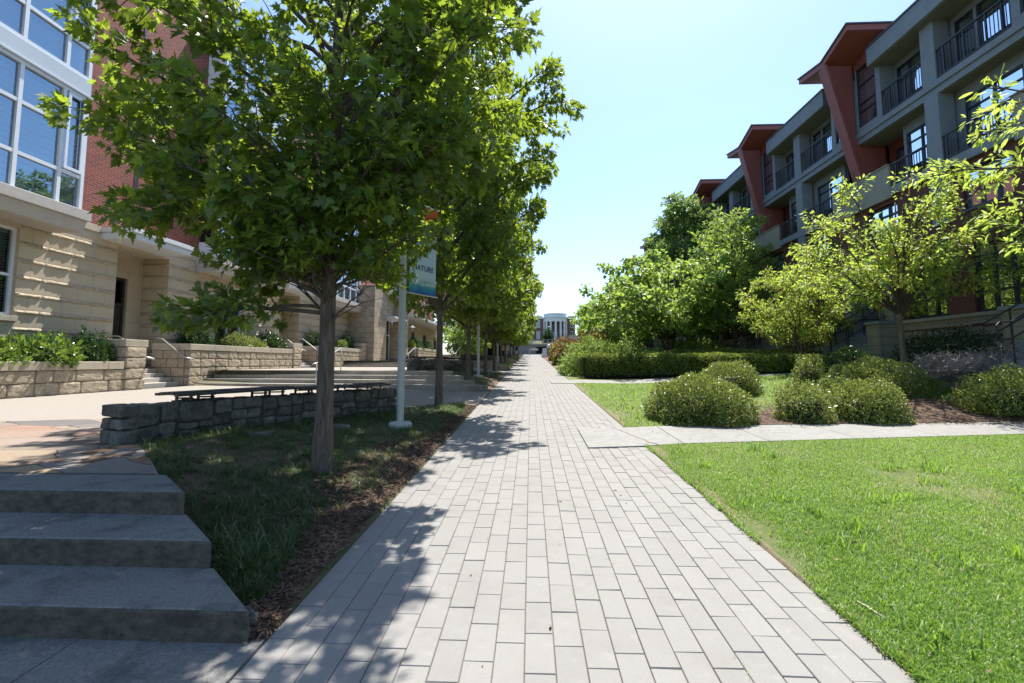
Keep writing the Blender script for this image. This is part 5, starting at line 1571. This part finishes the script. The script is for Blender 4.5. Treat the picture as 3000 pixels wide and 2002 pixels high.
# plants in the planters
for i, (lab, nm, x, y, z, r, h, n, leaf, mt, hf) in enumerate([
    ('bright rhododendron at the left edge in the low planter', 'rhododendron', -13.95, 11.2, zP1, .8, .72, 1500, .17, 'rhodo', LONG_HALF),
    ('wide rhododendron in the low planter below the bay', 'rhododendron', -13.95, 12.75, zP1, .85, .78, 2200, .17, 'rhodo', LONG_HALF),
    ('round dark holly in the low planter beside the end pier', 'holly_shrub', -13.85, 14.15, zP1, .56, 1.0, 3000, .08, 'holly', OVAL_HALF),
    ('upright dark holly near the first door in the tall planter', 'holly_shrub', -14.2, 19.0, zP2, .6, 1.05, 2800, .085, 'holly', OVAL_HALF),
    ('larger light boxwood ball in the tall planter below the window', 'boxwood_shrub', -14.0, 21.2, zP2, .72, .72, 3500, .075, 'box', SMALL_HALF),
    ('smaller light boxwood ball in the tall planter', 'boxwood_shrub', -14.0, 22.7, zP2, .55, .6, 2600, .075, 'box', SMALL_HALF),
    ('dark holly at the far end of the tall planter', 'holly_shrub', -14.1, 24.3, zP2, .66, 1.0, 2800, .085, 'holly', OVAL_HALF),
    ('dark holly half hidden left of the nearest trunk', 'holly_shrub', -14.1, 29.4, zP3, .65, 1.15, 2400, .09, 'holly', OVAL_HALF),
    ('light ball shrub just right of the nearest trunk', 'boxwood_shrub', -14.0, 33.0, zP3, .5, .7, 1800, .08, 'box', SMALL_HALF),
    ('dark holly beside the stone portal', 'holly_shrub', -14.1, 34.4, zP3, .55, 1.25, 2000, .09, 'holly', OVAL_HALF),
    ('dark bush in the distant planter under the eave', 'holly_shrub', -13.0, 50, zP4, 1.0, 1.1, 1500, .14, 'holly', OVAL_HALF),
    ('yellowish bush next to the portal in the distant planter', 'boxwood_shrub', -13.0, 48.7, zP4, .5, .9, 900, .12, 'golden', OVAL_HALF),
    ('second dark bush in the distant planter, seen left of the second maple', 'holly_shrub', -13.0, 55, zP4, 1.1, 1.0, 1500, .14, 'holly', OVAL_HALF)]):
    shrub(nm, lab, x, y + LSH, z - .02, r, r * (1.15 if 'rhodo' in nm else 1), h, n, leaf, M[mt], hf, 'plants in the stone planters', seed=120 + i, core=.6, lump=.15)

# ------------------------------------------------------------------ grass
def blades(name, pts, h, w, mat, lean=.6, rg=None, sc=None, droop=.34):
    n = len(pts)
    d = rg.normal(0, 1, (n, 3)); d[:, 2] = 0; d = np_unit(d)
    up = np_unit(np.array([0, 0, 1.0]) + d * rg.uniform(0, lean, (n, 1)))
    hs = h * np.clip(rg.normal(1, .28, n), .4, 2.0)
    if sc is not None: hs = hs * sc
    tv = [(-w / 2, 0, 0), (w / 2, 0, 0), (w * .4, .55, -droop * .15), (-w * .4, .55, -droop * .15), (0, 1, -droop)]
    tf = [(0, 1, 2, 3), (3, 2, 4)]
    me = scatter_mesh(name, tv, tf, frames(up, -d, hs), pts)
    o = mesh_obj(name, me, mat); o['kind'] = 'stuff'
    return o
def tzs(P): return np.array([tz(float(a), float(b)) for a, b in P])
rg = np.random.default_rng(5)
def thin(P, f=.62, th=.02):
    k = np.array([noise.noise(Vector((a * f, b * f, 7.7))) + .5 * noise.noise(Vector((a * 2.3, b * 2.3, 1.7))) for a, b in P])
    edge = np.clip((P[:, 0] - PR) / .35, 0, 1)
    return k + .75 * rg.random(len(P)) + (edge - 1) * (.5 + .3 * np.sin(P[:, 1] * 1.9)) > -.12
n = 420000
u = rg.random(n); yb_ = 1.4 + 7.0 * u ** 1.35
P = np.stack([PR + rg.random(n) * np.minimum(8.8, .6 + yb_ * 1.12 - PR + 1.2), yb_], 1)
P = P[P[:, 1] < W1N(P[:, 0]) - .02]; P = P[thin(P)]
blades('grass', np.column_stack([P, tzs(P) + .012]), .031, .13, M['turf'], 1.15, rg)
n = 2600; P = np.stack([PR + .1 + rg.random(n) * .35 + .0, rg.uniform(2, 7.4, n)], 1); c = rg.uniform(2, 7, 24)
P = []
for i in range(30):
    cx, cy = PR + rg.uniform(.12, 3.5), rg.uniform(2.2, 7.0)
    for q in range(60): P.append((cx + rg.normal(0, .07), cy + rg.normal(0, .07)))
P = np.array(P); blades('grass_tufts', np.column_stack([P, tzs(P)]), .11, .075, M['turf'], .8, rg)
n = 60000
P = np.stack([PR + .03 + rg.random(n) * 11, rg.uniform(8.7, 22, n)], 1)
P = P[((P[:, 1] > W1F(P[:, 0]) + .04) & (P[:, 1] < 19.7 - .17 * (P[:, 0] - .95))) & ((P[:, 0] < 3.4) | (P[:, 1] > 11.6))]
P = P[thin(P)]; blades('grass', np.column_stack([P, tzs(P) + .012]), .06, .2, M['turf'], .9, rg)
# shade grass in the beds left of the path: tufts, thinner toward the path
P = []; Q = []
for i in range(5600):
    k = 0 if i < 4500 else 1
    y0, y1 = (2.55, 11.9) if k == 0 else (16.6, 25.8)
    y = y0 + (y1 - y0) * rg.random() ** (1.25 if k == 0 else 1.0)
    u = y - 13.5 * k
    xl = -1.30 - (y - 2.46) * 1.2 if (k == 0 and y < 3.86) else (-3.2 - 1.5 * (y - 3.86) / 1.5 if u < 5.35 and k == 0 else (wall_x(u) + .22 if u < 9.9 else -3.0 + 1.2 * ss(u, 10, 12.4)))
    if k == 1 and u < 5: xl = -3.2
    xr = -1.66 + .25 * noise.noise(Vector((y * .9, 2, 5))) - .25 * ss(-y, -4, -2.6) - .12 * (k == 0 and 4.2 < y < 7)
    if xl > xr: continue
    x = xl + (xr - xl) * rg.random()
    if noise.noise(Vector((x * 1.1, y * 1.1, 3))) + .7 * rg.random() < -.42: continue
    m_ = rg.integers(14, 46); sp_ = rg.uniform(.012, .05); tall = rg.uniform(.55, 1.5) * (.8 + .5 * noise.noise(Vector((x * 1.7, y * 1.7, 8))))
    for q in range(m_): P.append((x + rg.normal(0, sp_), y + rg.normal(0, sp_))); Q.append(tall)
P = np.array(P); Q = np.array(Q); Q = Q[P[:, 0] < PL - .02]
P = P[(P[:, 0] < PL - .02)]
blades('fescue_grass', np.column_stack([P, tzs(P) + .03]), .078, .055, M['fescue'], 2.3, rg, sc=Q, droop=.66)
P = []
for k in range(2, 6):
    for i in range(420):
        y = rg.uniform(STEP_Y[k - 1] + 14.5, STEP_Y[k - 1] + 23.5) if k < 5 else rg.uniform(60, 90); x = rg.uniform(-3.4, -1.55)
        for q in range(9): P.append((x + rg.normal(0, .08), y + rg.normal(0, .08)))
P = np.array(P); blades('fescue_grass', np.column_stack([P, tzs(P) + .03]), .16, .12, M['fescue'], 1.0, rg)
P = []
for i in range(70):
    cx = PL + PW * rg.integers(1, 21); cy = rg.uniform(1.6, 9)
    for q in range(rg.integers(4, 14)): P.append((cx + rg.normal(0, .006), cy + rg.normal(0, .05)))
P = np.array(P); blades('joint_weeds', np.column_stack([P, G * P[:, 1] - .003]), .02, .12, M['turf'], 1.6, rg)
n = 5000
P = np.stack([PR + rg.normal(.01, .018, n), 1.4 + 6 * rg.random(n) ** 1.3], 1)
P = P[np.array([noise.noise(Vector((3, y * 1.3, 9))) > -.05 for y in P[:, 1]])]
blades('edge_grass', np.column_stack([P, tzs(P) + .01]), .04, .1, M['turf'], 1.8, rg)
# fallen leaves, chips and twigs
n = 900
P = np.stack([np.where(rg.random(n) < .55, rg.uniform(-2.1, PL, n), rg.uniform(PL, 7, n)), 1.4 + 8 * rg.random(n) ** 1.4], 1)
onp = (P[:, 0] > PL) & (P[:, 0] < PR); P = P[(~onp) | (rg.random(n) < .28)]
z = np.where((P[:, 0] > PL) & (P[:, 0] < PR), G * P[:, 1] + .004, tzs(P) + .045)
d = rg.normal(0, 1, (len(P), 3)); d[:, 2] *= .15
tv, tf = mirror_leaf([(0, 0), (.22, .3), (.16, .75), (0, 1)], .25)
litter_m = pm('dry_leaf', (.30, .2, .11), (.12, .07, .04), 3, .9, bstr=0, isl=.6)
o = mesh_obj('leaf_litter', scatter_mesh('leaf_litter', tv, tf, frames(d, np.array([0, 0, 1.0]) + rg.normal(0, .3, (len(P), 3)), rg.uniform(.015, .05, len(P))), np.column_stack([P, z])), litter_m); o['kind'] = 'stuff'
# wood chips on the mulch
n = 26000
P = np.stack([PL - .02 - .75 * rg.random(n) ** 1.2, 2.5 + 9.5 * rg.random(n) ** 1.2], 1)
P2 = np.stack([rg.uniform(3.6, 11.5, 14000), rg.uniform(9.3, 11.6, 14000)], 1); P = np.concatenate([P, P2])
d = rg.normal(0, 1, (len(P), 3)); d[:, 2] *= .2
tv, tf = [(-.12, 0, 0), (.12, 0, 0), (.09, 1, .03), (-.09, 1, .03)], [(0, 1, 2, 3)]
chip_m = pm('bark_chip', (.21, .13, .085), (.10, .06, .04), 3, .95, bstr=0, isl=.7)
o = mesh_obj('mulch_chips', scatter_mesh('mulch_chips', tv, tf, frames(d, np.array([0, 0, 1.0]) + rg.normal(0, .45, (len(P), 3)), rg.uniform(.02, .055, len(P))), np.column_stack([P, tzs(P) + .036 + rg.uniform(0, .012, len(P))])), chip_m); o['kind'] = 'stuff'
# ------------------------------------------------------------------ lettering helper
def text_mesh(s, size, name='lettering', depth=.002):
    cu = bpy.data.curves.new(name, 'FONT'); cu.body = s; cu.size = size; cu.extrude = depth
    o = bpy.data.objects.new(name, cu); C.objects.link(o)
    dg = bpy.context.evaluated_depsgraph_get()
    me = bpy.data.meshes.new_from_object(o.evaluated_get(dg))
    bpy.data.objects.remove(o)
    return me
def put_text(s, size, mat, parent, mw):
    me = text_mesh(s, size); me.transform(mw); me.materials.clear(); me.materials.append(mat)
    me.name = 'lettering'
    o = bpy.data.objects.new('lettering', me); C.objects.link(o); o.parent = parent
    return o
ink_navy = pm('navy_ink', (.02, .028, .09), (.02, .028, .085), 4, .6, bstr=0)
ink_white = pm('white_ink', (.62, .66, .66), (.58, .62, .62), 4, .6, bstr=0)
def banner_mat(name, stops, axis=2):
    m, n, l, bs = nt(name)
    tc = n.new("ShaderNodeTexCoord"); sp = n.new("ShaderNodeSeparateXYZ"); l.new(tc.outputs['Generated'], sp.inputs[0])
    ad = n.new("ShaderNodeMath"); ad.operation = 'MULTIPLY_ADD'; ad.inputs[1].default_value = .12
    l.new(noise_n(n, l, coords(n, l), 5, 3), ad.inputs[0]); l.new(sp.outputs[2], ad.inputs[2])
    c = ramp(n, l, ad.outputs[0], stops)
    l.new(c, bs.inputs['Base Color']); bs.inputs['Roughness'].default_value = .55
    tr = n.new("ShaderNodeBsdfTranslucent"); l.new(c, tr.inputs[0])
    mx = n.new("ShaderNodeMixShader"); mx.inputs[0].default_value = .35
    l.new(bs.outputs[0], mx.inputs[1]); l.new(tr.outputs[0], mx.inputs[2]); l.new(mx.outputs[0], n["Material Output"].inputs[0])
    return m
print_blue = banner_mat('printed_banner', [(.04, (.03, .10, .34)), (.10, (.04, .22, .40)), (.16, (.12, .40, .33)), (.24, (.52, .66, .68)), (.66, (.52, .64, .72)), (.78, (.55, .40, .28)), (.9, (.62, .14, .03))])
print_dark = pm('dark_banner', (.05, .048, .06), (.045, .043, .055), 3, .6, bstr=0)

def lamp_post(x, y, label, blabel, kind, side):
    z = tz(x, y) + .02
    t = thing('banner_pole', label, 'pole', (x, y, z), 'grey banner poles between the maples')
    m = MB(); m.lathe([(.064, .06), (.064, 4.9), (.05, 5.0)], 20); o = m.build('shaft', M['pole'], smooth=True); o.parent = t
    mod = o.modifiers.new('edge', 'EDGE_SPLIT')
    m = MB(); m.lathe([(.215, -.1), (.215, .07), (.19, .10), (.075, .115), (.07, .10)], 8); o = m.build('base', M['pole']); o.parent = t
    m = MB(); m.lathe([(.05, 5.0), (.16, 5.08), (.2, 5.4), (.24, 5.42), (.05, 5.6)], 16); o = m.build('lantern', M['pole'], smooth=True); o.parent = t
    # banner on two arms
    ang = R(60) if side > 0 else R(178)
    d = Vector((math.cos(ang), math.sin(ang), 0)); nrm = Vector((d.y, -d.x, 0))
    if side < 0: nrm = -nrm
    b0, b1 = (2.46, 4.2) if kind != 'dark' else (2.75, 4.4)
    if kind == 'far': b0, b1 = 2.75, 4.4
    w = .74
    for zz in (b0 - .01, b1 + .01):
        m = MB(); m.tube([d * .05 + Vector((0, 0, zz)), d * (w + .2) + Vector((0, 0, zz))], .014, 6); o = m.build('banner_arm', M['steel']); o.parent = t
    bt = thing('street_banner', blabel, 'banner', (x, y, z), 'printed banners on the poles')
    m = MB(); nx, nz = 8, 12; a = .16; vs = []
    for side_ in (0, 1):
        for j in range(nz + 1):
            for i in range(nx + 1):
                u = i / nx; v = j / nz
                p = d * (a + w * u) + Vector((0, 0, b0 + (b1 - b0) * v)) + nrm * (.018 * math.sin(u * 4 + v * 3) + (.002 if side_ else -.002))
                m.v.append(tuple(p))
    k = (nx + 1) * (nz + 1)
    for s_ in (0, 1):
        for j in range(nz):
            for i in range(nx):
                p = s_ * k + j * (nx + 1) + i; f = (p, p + 1, p + nx + 2, p + nx + 1)
                m.f.append(f if s_ else f[::-1]); m.m.append(0)
    o = m.build('cloth', print_dark if kind == 'dark' else print_blue, smooth=True); o.parent = bt
    # text faces the camera side of the cloth
    ux = d if nrm.dot(Vector((0, -1, 0))) > 0 and d.x > 0 else -d
    fr = nrm if nrm.y < 0 else -nrm
    ux = Vector((0, 0, 1)).cross(fr)
    if ux.dot(d) < 0: org = d * (a + w)
    else: org = d * a
    def mw(u, v): 
        p = org + ux * u + fr * .024 + Vector((0, 0, v))
        return Matrix(((ux.x, 0, fr.x, p.x), (ux.y, 0, fr.y, p.y), (0, 1, 0, p.z), (0, 0, 0, 1)))
    def disc(u, v, r, mat, poly=None):
        g = MB(); P = poly or [(math.cos(2 * PI * i / 24) * r, math.sin(2 * PI * i / 24) * r) for i in range(24)]
        W = mw(u, v)
        g.prism([W @ Vector((px, py, 0)) for px, py in P], fr * .003); o = g.build('emblem', mat); o.parent = bt
    if kind == 'blue':
        put_text("NATURE", .15, ink_navy, bt, mw(.06, b0 + .45))
        put_text("TENNESSEE", .072, ink_white, bt, mw(.22, b0 + .26))
        put_text("AQUARIUM", .084, ink_white, bt, mw(.22, b0 + .165))
        disc(.135, b0 + .235, .07, ink_white)
        g = MB(); W = mw(.135, b0 + .235)
        pts = [W @ Vector((.03 * math.sin(i * .8) * (1 - i / 14), .06 - .0105 * i, .005)) for i in range(12)]
        g.tube(pts, .007, 5); o = g.build('emblem_line', ink_navy); o.parent = bt
    elif kind == 'dark':
        put_text("public", .15, ink_white, bt, mw(.12, b0 + .42))
        put_text("chatta", .15, ink_white, bt, mw(.12, b0 + .28))
        arc = [(.16 * math.cos(t) , .30 * math.sin(t)) for t in lin(PI * .62, PI * 1.12, 9)] + [(.09 * math.cos(t) - .02, .26 * math.sin(t)) for t in lin(PI * 1.1, PI * .64, 9)]
        disc(.42, b0 + .86, 1, ink_white, arc)
        g = MB(); W = mw(.14, b0 + .19); g.prism([W @ Vector(p) for p in ((0, 0, 0), (.46, 0, 0), (.46, .012, 0), (0, .012, 0))], fr * .003); o = g.build('emblem_line', ink_white); o.parent = bt
    else:
        disc(.2, b0 + .5, .09, ink_white)
lamp_post(MX, 8.05, 'nearest grey pole rising from the grass bed behind the first trunk', 'blue green banner with navy capitals, hanging on the nearest grey pole', 'blue', 1)
lamp_post(MX, 19.95, 'second grey pole standing between the third and fourth maple trunks', 'dark grey banner with white lettering half hidden by the third trunk', 'dark', -1)
lamp_post(MX, 31.7, 'third thin grey pole beside the fifth maple trunk', 'small far blue green banner on the third pole', 'far', 1)

# ------------------------------------------------------------------ small things up the path
t = thing('signpost', 'thin signpost with two small white boards among the far trunks', 'sign', (-2.35, 42, tz(-2.35, 42)))
m = MB(); m.tube([(0, 0, -.1), (0, 0, 2.3)], .035, 8); o = m.build('post', M['black']); o.parent = t
for q in (-.19, .19):
    m = MB(); m.box(q - .16, q + .16, -.05, -.02, 1.45, 2.1); o = m.build('board', M['curb_lime'], bevel=.01); o.parent = t
x, y = 2.05, 68
t = thing('sandwich_board', 'white folding board sign standing at the right edge of the path far ahead', 'sign', (x, y, tz(x, y)))
for s_ in (-1, 1):
    m = MB(); m.hexa([(-.42, s_ * .36 - .02, 0), (.42, s_ * .36 - .02, 0), (.42, s_ * .36 + .02, 0), (-.42, s_ * .36 + .02, 0)], [(-.26, s_ * .04 - .02, 1.35), (.26, s_ * .04 - .02, 1.35), (.26, s_ * .04 + .02, 1.35), (-.26, s_ * .04 + .02, 1.35)])
    o = m.build('board', M['white'], bevel=.02); o.parent = t
x, y = 2.75, 68.6
t = thing('globe_light', 'round white globe on a short post behind the white board sign', 'globe', (x, y, tz(x, y)))
m = MB(); m.tube([(0, 0, -.1), (0, 0, 1.45)], .04, 8); o = m.build('post', M['pole']); o.parent = t
m = MB(); m.lathe([(.02, 1.4), (.17, 1.47), (.25, 1.62), (.27, 1.72), (.25, 1.82), (.17, 1.95), (.02, 2.0)], 16); o = m.build('globe', M['white'], smooth=True); o.parent = t

# rail across the far end of the path
y = 80
t = thing('end_rail', 'low steel rail with one post standing across the far end of the path', 'railing', (-.2, y, G * y))
m = MB(); m.tube([(-.2, y, G * y - .05), (-.2, y, G * y + 1.28)], .06, 8); m.build('post', M['steel'], t)
m = MB(); m.tube([(-2.0, y + .6, G * y + 1.34), (1.35, y - .4, G * y + 1.2)], .045, 8); m.tube([(-2.0, y + .6, G * y + 1.16), (1.35, y - .4, G * y + 1.04)], .03, 8); m.build('rail', M['steel'], t)

# ramp wall with railing where the path ends
ramp_t = thing('ramp_wall', 'grey concrete ramp with dark openings and metal railing closing the path', 'ramp', (2, 99, G * 98))
b = G * 98
gc = pm('ramp_concrete', (.23, .235, .24), (.19, .195, .2), 2, .9, 40, .2, stain=(.15, .15, .16), sscale=.8)
m = MB(); wall_grid(m, 'x', 99, 99.6, -9, 14, b - .6, b + 2.05, [(1.2, 3.2, b - .1, b + 1.7), (4.1, 6.2, b - .1, b + 1.7)])
m.box(-9, 14, 98.8, 99.9, b + 2.05, b + 2.3); m.box(3.35, 3.9, 98.7, 98.995, b - .5, b + 2.048)
m.build('wall', gc, ramp_t)
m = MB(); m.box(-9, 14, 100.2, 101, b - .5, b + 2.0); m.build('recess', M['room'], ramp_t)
m = MB()
for i in range(24):
    x = -8.6 + i * .95; zt_ = b + 3.25 + (-.55 * ss(-x, 0, 8)); m.box(x - .05, x + .05, 98.95, 99.05, b + 2.3 if x > -2 else b + 1.6, zt_)
for i in range(23):
    x = -8.6 + i * .95
    for q in (0, .5, .8):
        m.bar((x, 99, b + 3.22 - q - .55 * ss(-x, 0, 8)), (x + .95, 99, b + 3.22 - q - .55 * ss(-x - .95, 0, 8)), .05, .06)
m.build('railing', M['steel'], ramp_t)
for i, (x, lab) in enumerate(((-1.0, 'pale sloping stair cheek left of the distant columned house'), (11.6, 'pale sloping stair cheek right of the distant columned house'))):
    m = MB(); z = zp(112) + 2.6; m.prism([(x - 2.2, 112, z - 3), (x + 2.0, 112, z - 3), (x + 1.2, 112, z + .9), (x - 2.2, 112, z + .9)], (0, .6, 0))
    tag(m.build('stair_cheek', M['sill']), lab, 'stair wall', 'pale stair walls on the hill')

# columned house on the hill
hx, hy = 8.3, 150; hz = zp(150) - .1
house = thing('columned_house', 'white columned brick house on the hill at the end of the path', 'house', (hx, hy, hz))
wc = pm('white_paint', (.72, .74, .77), (.66, .68, .72), .6, .6, bstr=0)
m = MB(); m.box(hx - 9.2, hx + 6.8, hy + 3, hy + 14, hz - .5, hz + 7.6); m.build('wall', M['brick_far'], house)
m = MB(); m.lathe([(4.4, -.4), (4.4, .25)], 32, (hx, hy + 3, hz)); m.build('porch_floor', M['sill'], house)
m = MB(); m.lathe([(4.0, 6.5), (4.0, 7.6), (4.35, 7.7), (4.35, 8.0), (3.9, 8.05), (3.9, 9.0), (4.05, 9.05), (4.05, 9.2), (3.6, 9.25)], 40, (hx, hy + 3, hz)); m.build('entablature', wc, house)
m = MB(); m.box(hx - 9.4, hx - 4.2, hy + 2.7, hy + 14.2, hz + 7.6, hz + 8.6); m.box(hx + 4.2, hx + 7.0, hy + 2.7, hy + 14.2, hz + 7.6, hz + 8.6); m.build('cornice', wc, house)
for i in range(7):
    a = PI + PI * (i + .5) / 7
    x, y = hx + 3.75 * math.cos(a), hy + 3 + 3.75 * math.sin(a)
    m = MB(); m.lathe([(.46, .25), (.46, .45), (.36, .55), (.38, 3), (.31, 6.1), (.44, 6.2), (.47, 6.5)], 16, (x, y, hz)); m.build('column', wc, house, smooth=False)
for x0, z0, z1 in ((hx + 5.2, 4.6, 7.2), (hx + 5.2, .8, 3.4), (hx - 6.4, 4.6, 7.2), (hx - 8.6, 4.6, 7.2), (hx - 6.4, .8, 3.4)):
    m = MB(); m.box(x0, x0 + 1.3, hy + 2.9, hy + 2.99, hz + z0, hz + z0 + .15); m.box(x0, x0 + 1.3, hy + 2.9, hy + 2.99, hz + z1 - .15, hz + z1)
    for q in (0, .58, 1.15): m.box(x0 + q, x0 + q + .14, hy + 2.9, hy + 2.99, hz + z0 + .15, hz + z1 - .15)
    w = m.build('window', wc, house)
    m = MB(); m.add([(x0, hy + 2.95, hz + z0), (x0 + 1.3, hy + 2.95, hz + z0), (x0 + 1.3, hy + 2.95, hz + z1), (x0, hy + 2.95, hz + z1)], [(0, 1, 2, 3)]); m.build('pane', M['glass_dark'], w)
m = MB(); m.box(hx - .7, hx + .7, hy + 2.9, hy + 2.99, hz + .25, hz + 3.2); m.build('door', wc, house)

# person at the far end, beside the last maples
def person(label, x, y, z, face, shirt, pants):
    t = thing('person', label, 'person', (x, y, z))
    t.rotation_euler.z = face
    me = bpy.data.meshes.new('body')
    V = [(0, 0, .95), (0, 0, 1.2), (0, .02, 1.42), (0, .03, 1.53), (0, .04, 1.60), (0, .05, 1.72), (.10, 0, .88), (.11, .06, .48), (.11, .0, .08), (.11, -.12, .04), (-.10, 0, .88), (-.10, -.06, .48), (-.11, .06, .08), (-.11, -.06, .04),
         (.19, .02, 1.40), (.26, -.02, 1.14), (.24, -.2, 1.0), (.235, -.28, .96), (-.19, .02, 1.40), (-.25, .0, 1.14), (-.24, -.12, .92), (-.235, -.18, .86)]
    E = [(0, 1), (1, 2), (2, 3), (3, 4), (4, 5), (0, 6), (6, 7), (7, 8), (8, 9), (0, 10), (10, 11), (11, 12), (12, 13), (2, 14), (14, 15), (15, 16), (16, 17), (2, 18), (18, 19), (19, 20), (20, 21)]
    me.from_pydata(V, E, []); rad = [.15, .14, .15, .06, .075, .085, .095, .065, .045, .04, .095, .065, .045, .04, .065, .045, .034, .03, .065, .045, .034, .03]
    o = bpy.data.objects.new('body', me); C.objects.link(o); o.parent = t
    sk_ = o.modifiers.new('skin', 'SKIN'); o.modifiers.new('sub', 'SUBSURF').render_levels = 2
    for v, r in zip(me.skin_vertices[0].data, rad): v.radius = (r, r)
    me.skin_vertices[0].data[0].use_root = True
    m_, n, l, bs = nt('clothed_body')
    sp = n.new("ShaderNodeSeparateXYZ"); l.new(coords(n, l), sp.inputs[0])
    mp = n.new("ShaderNodeMath"); mp.operation = 'DIVIDE'; mp.inputs[1].default_value = 1.8; l.new(sp.outputs[2], mp.inputs[0])
    r_ = n.new("ShaderNodeValToRGB"); r_.color_ramp.interpolation = 'CONSTANT'
    e = r_.color_ramp.elements; e[0].color = (.03, .03, .03, 1); e[1].position = .06; e[1].color = (.35, .2, .14, 1)
    for p_, c_ in ((.28, pants), (.535, shirt), (.83, (.38, .22, .15))):
        q = e.new(p_); q.color = (*c_, 1)
    l.new(mp.outputs[0], r_.inputs[0]); l.new(r_.outputs[0], bs.inputs['Base Color']); bs.inputs['Roughness'].default_value = .8
    me.materials.append(m_)
    m = MB(); m.lathe([(.02, 1.66), (.092, 1.69), (.1, 1.75), (.08, 1.81), (.02, 1.835)], 12, (0, .065, 0)); h = m.build('hair', M['black'], smooth=True); h.parent = t
    return t
person('person in black top and white shorts standing under the last maples', -2.0, 63, tz(-2.0, 63) + .02, R(110), (.02, .02, .024), (.6, .6, .6))

# a pale stick and flat stones lying about
def at_ground(x, y, o=0): return (x, y, tz(x, y) + o)
m = MB(); m.tube([(1.98, 2.95, zp(3) + .03), (1.99, 2.89, zp(3) + .034), (2.0, 2.82, zp(3) + .03), (2.02, 2.77, zp(3) + .024)], [.003, .005, .005, .003], 6)
tag(m.build('stick', pm('pale_wood', (.52, .45, .35), (.42, .36, .27), 20, .8), smooth=True), 'pale curved stick lying on the worn soil along the near lawn edge', 'stick')
for i, (x, y, w) in enumerate(((-3.75, 6.15, .34), (-3.15, 7.3, .4))):
    m = MB(); m.rough((x, y, tz(x, y) + .04), (w, w * .7, .08), (1, .4, 0), .02, 6, 300 + i, 5, 5)
    tag(m.build('flat_stone', M['rubble']), ['flat grey stone in the grass near the flagstone end of the seat wall', 'larger flat grey stone in the grass against the middle of the seat wall'][i], 'stone', 'flat stones in the grass bed')
# furniture on a balcony
for i, (yl, lab) in enumerate(((2.3, 'black metal chair on the third floor balcony near the red fin'), (3.2, 'black metal chair on the same balcony, nearer the grey column'))):
    y0 = VY + RSH + yl; x0, z0 = 14.35, 8.305
    t = thing('balcony_chair', lab, 'chair', (x0, y0, z0), 'chairs on a balcony')
    m = MB(); m.box(x0 - .23, x0 + .23, y0 - .24, y0 + .24, z0 + .42, z0 + .45); m.build('seat', M['black'], t)
    m = MB(); m.prism([(x0 + .22, y0 - .24, z0 + .46), (x0 + .32, y0 - .24, z0 + .95), (x0 + .35, y0 - .24, z0 + .95), (x0 + .25, y0 - .24, z0 + .46)], (0, .48, 0)); m.build('backrest', M['black'], t)
    for sx in (-.2, .2):
        for sy in (-.21, .21):
            m = MB(); m.tube([(x0 + sx, y0 + sy, z0), (x0 + sx * .95, y0 + sy, z0 + .42)], .014, 6); m.build('leg', M['black'], t)
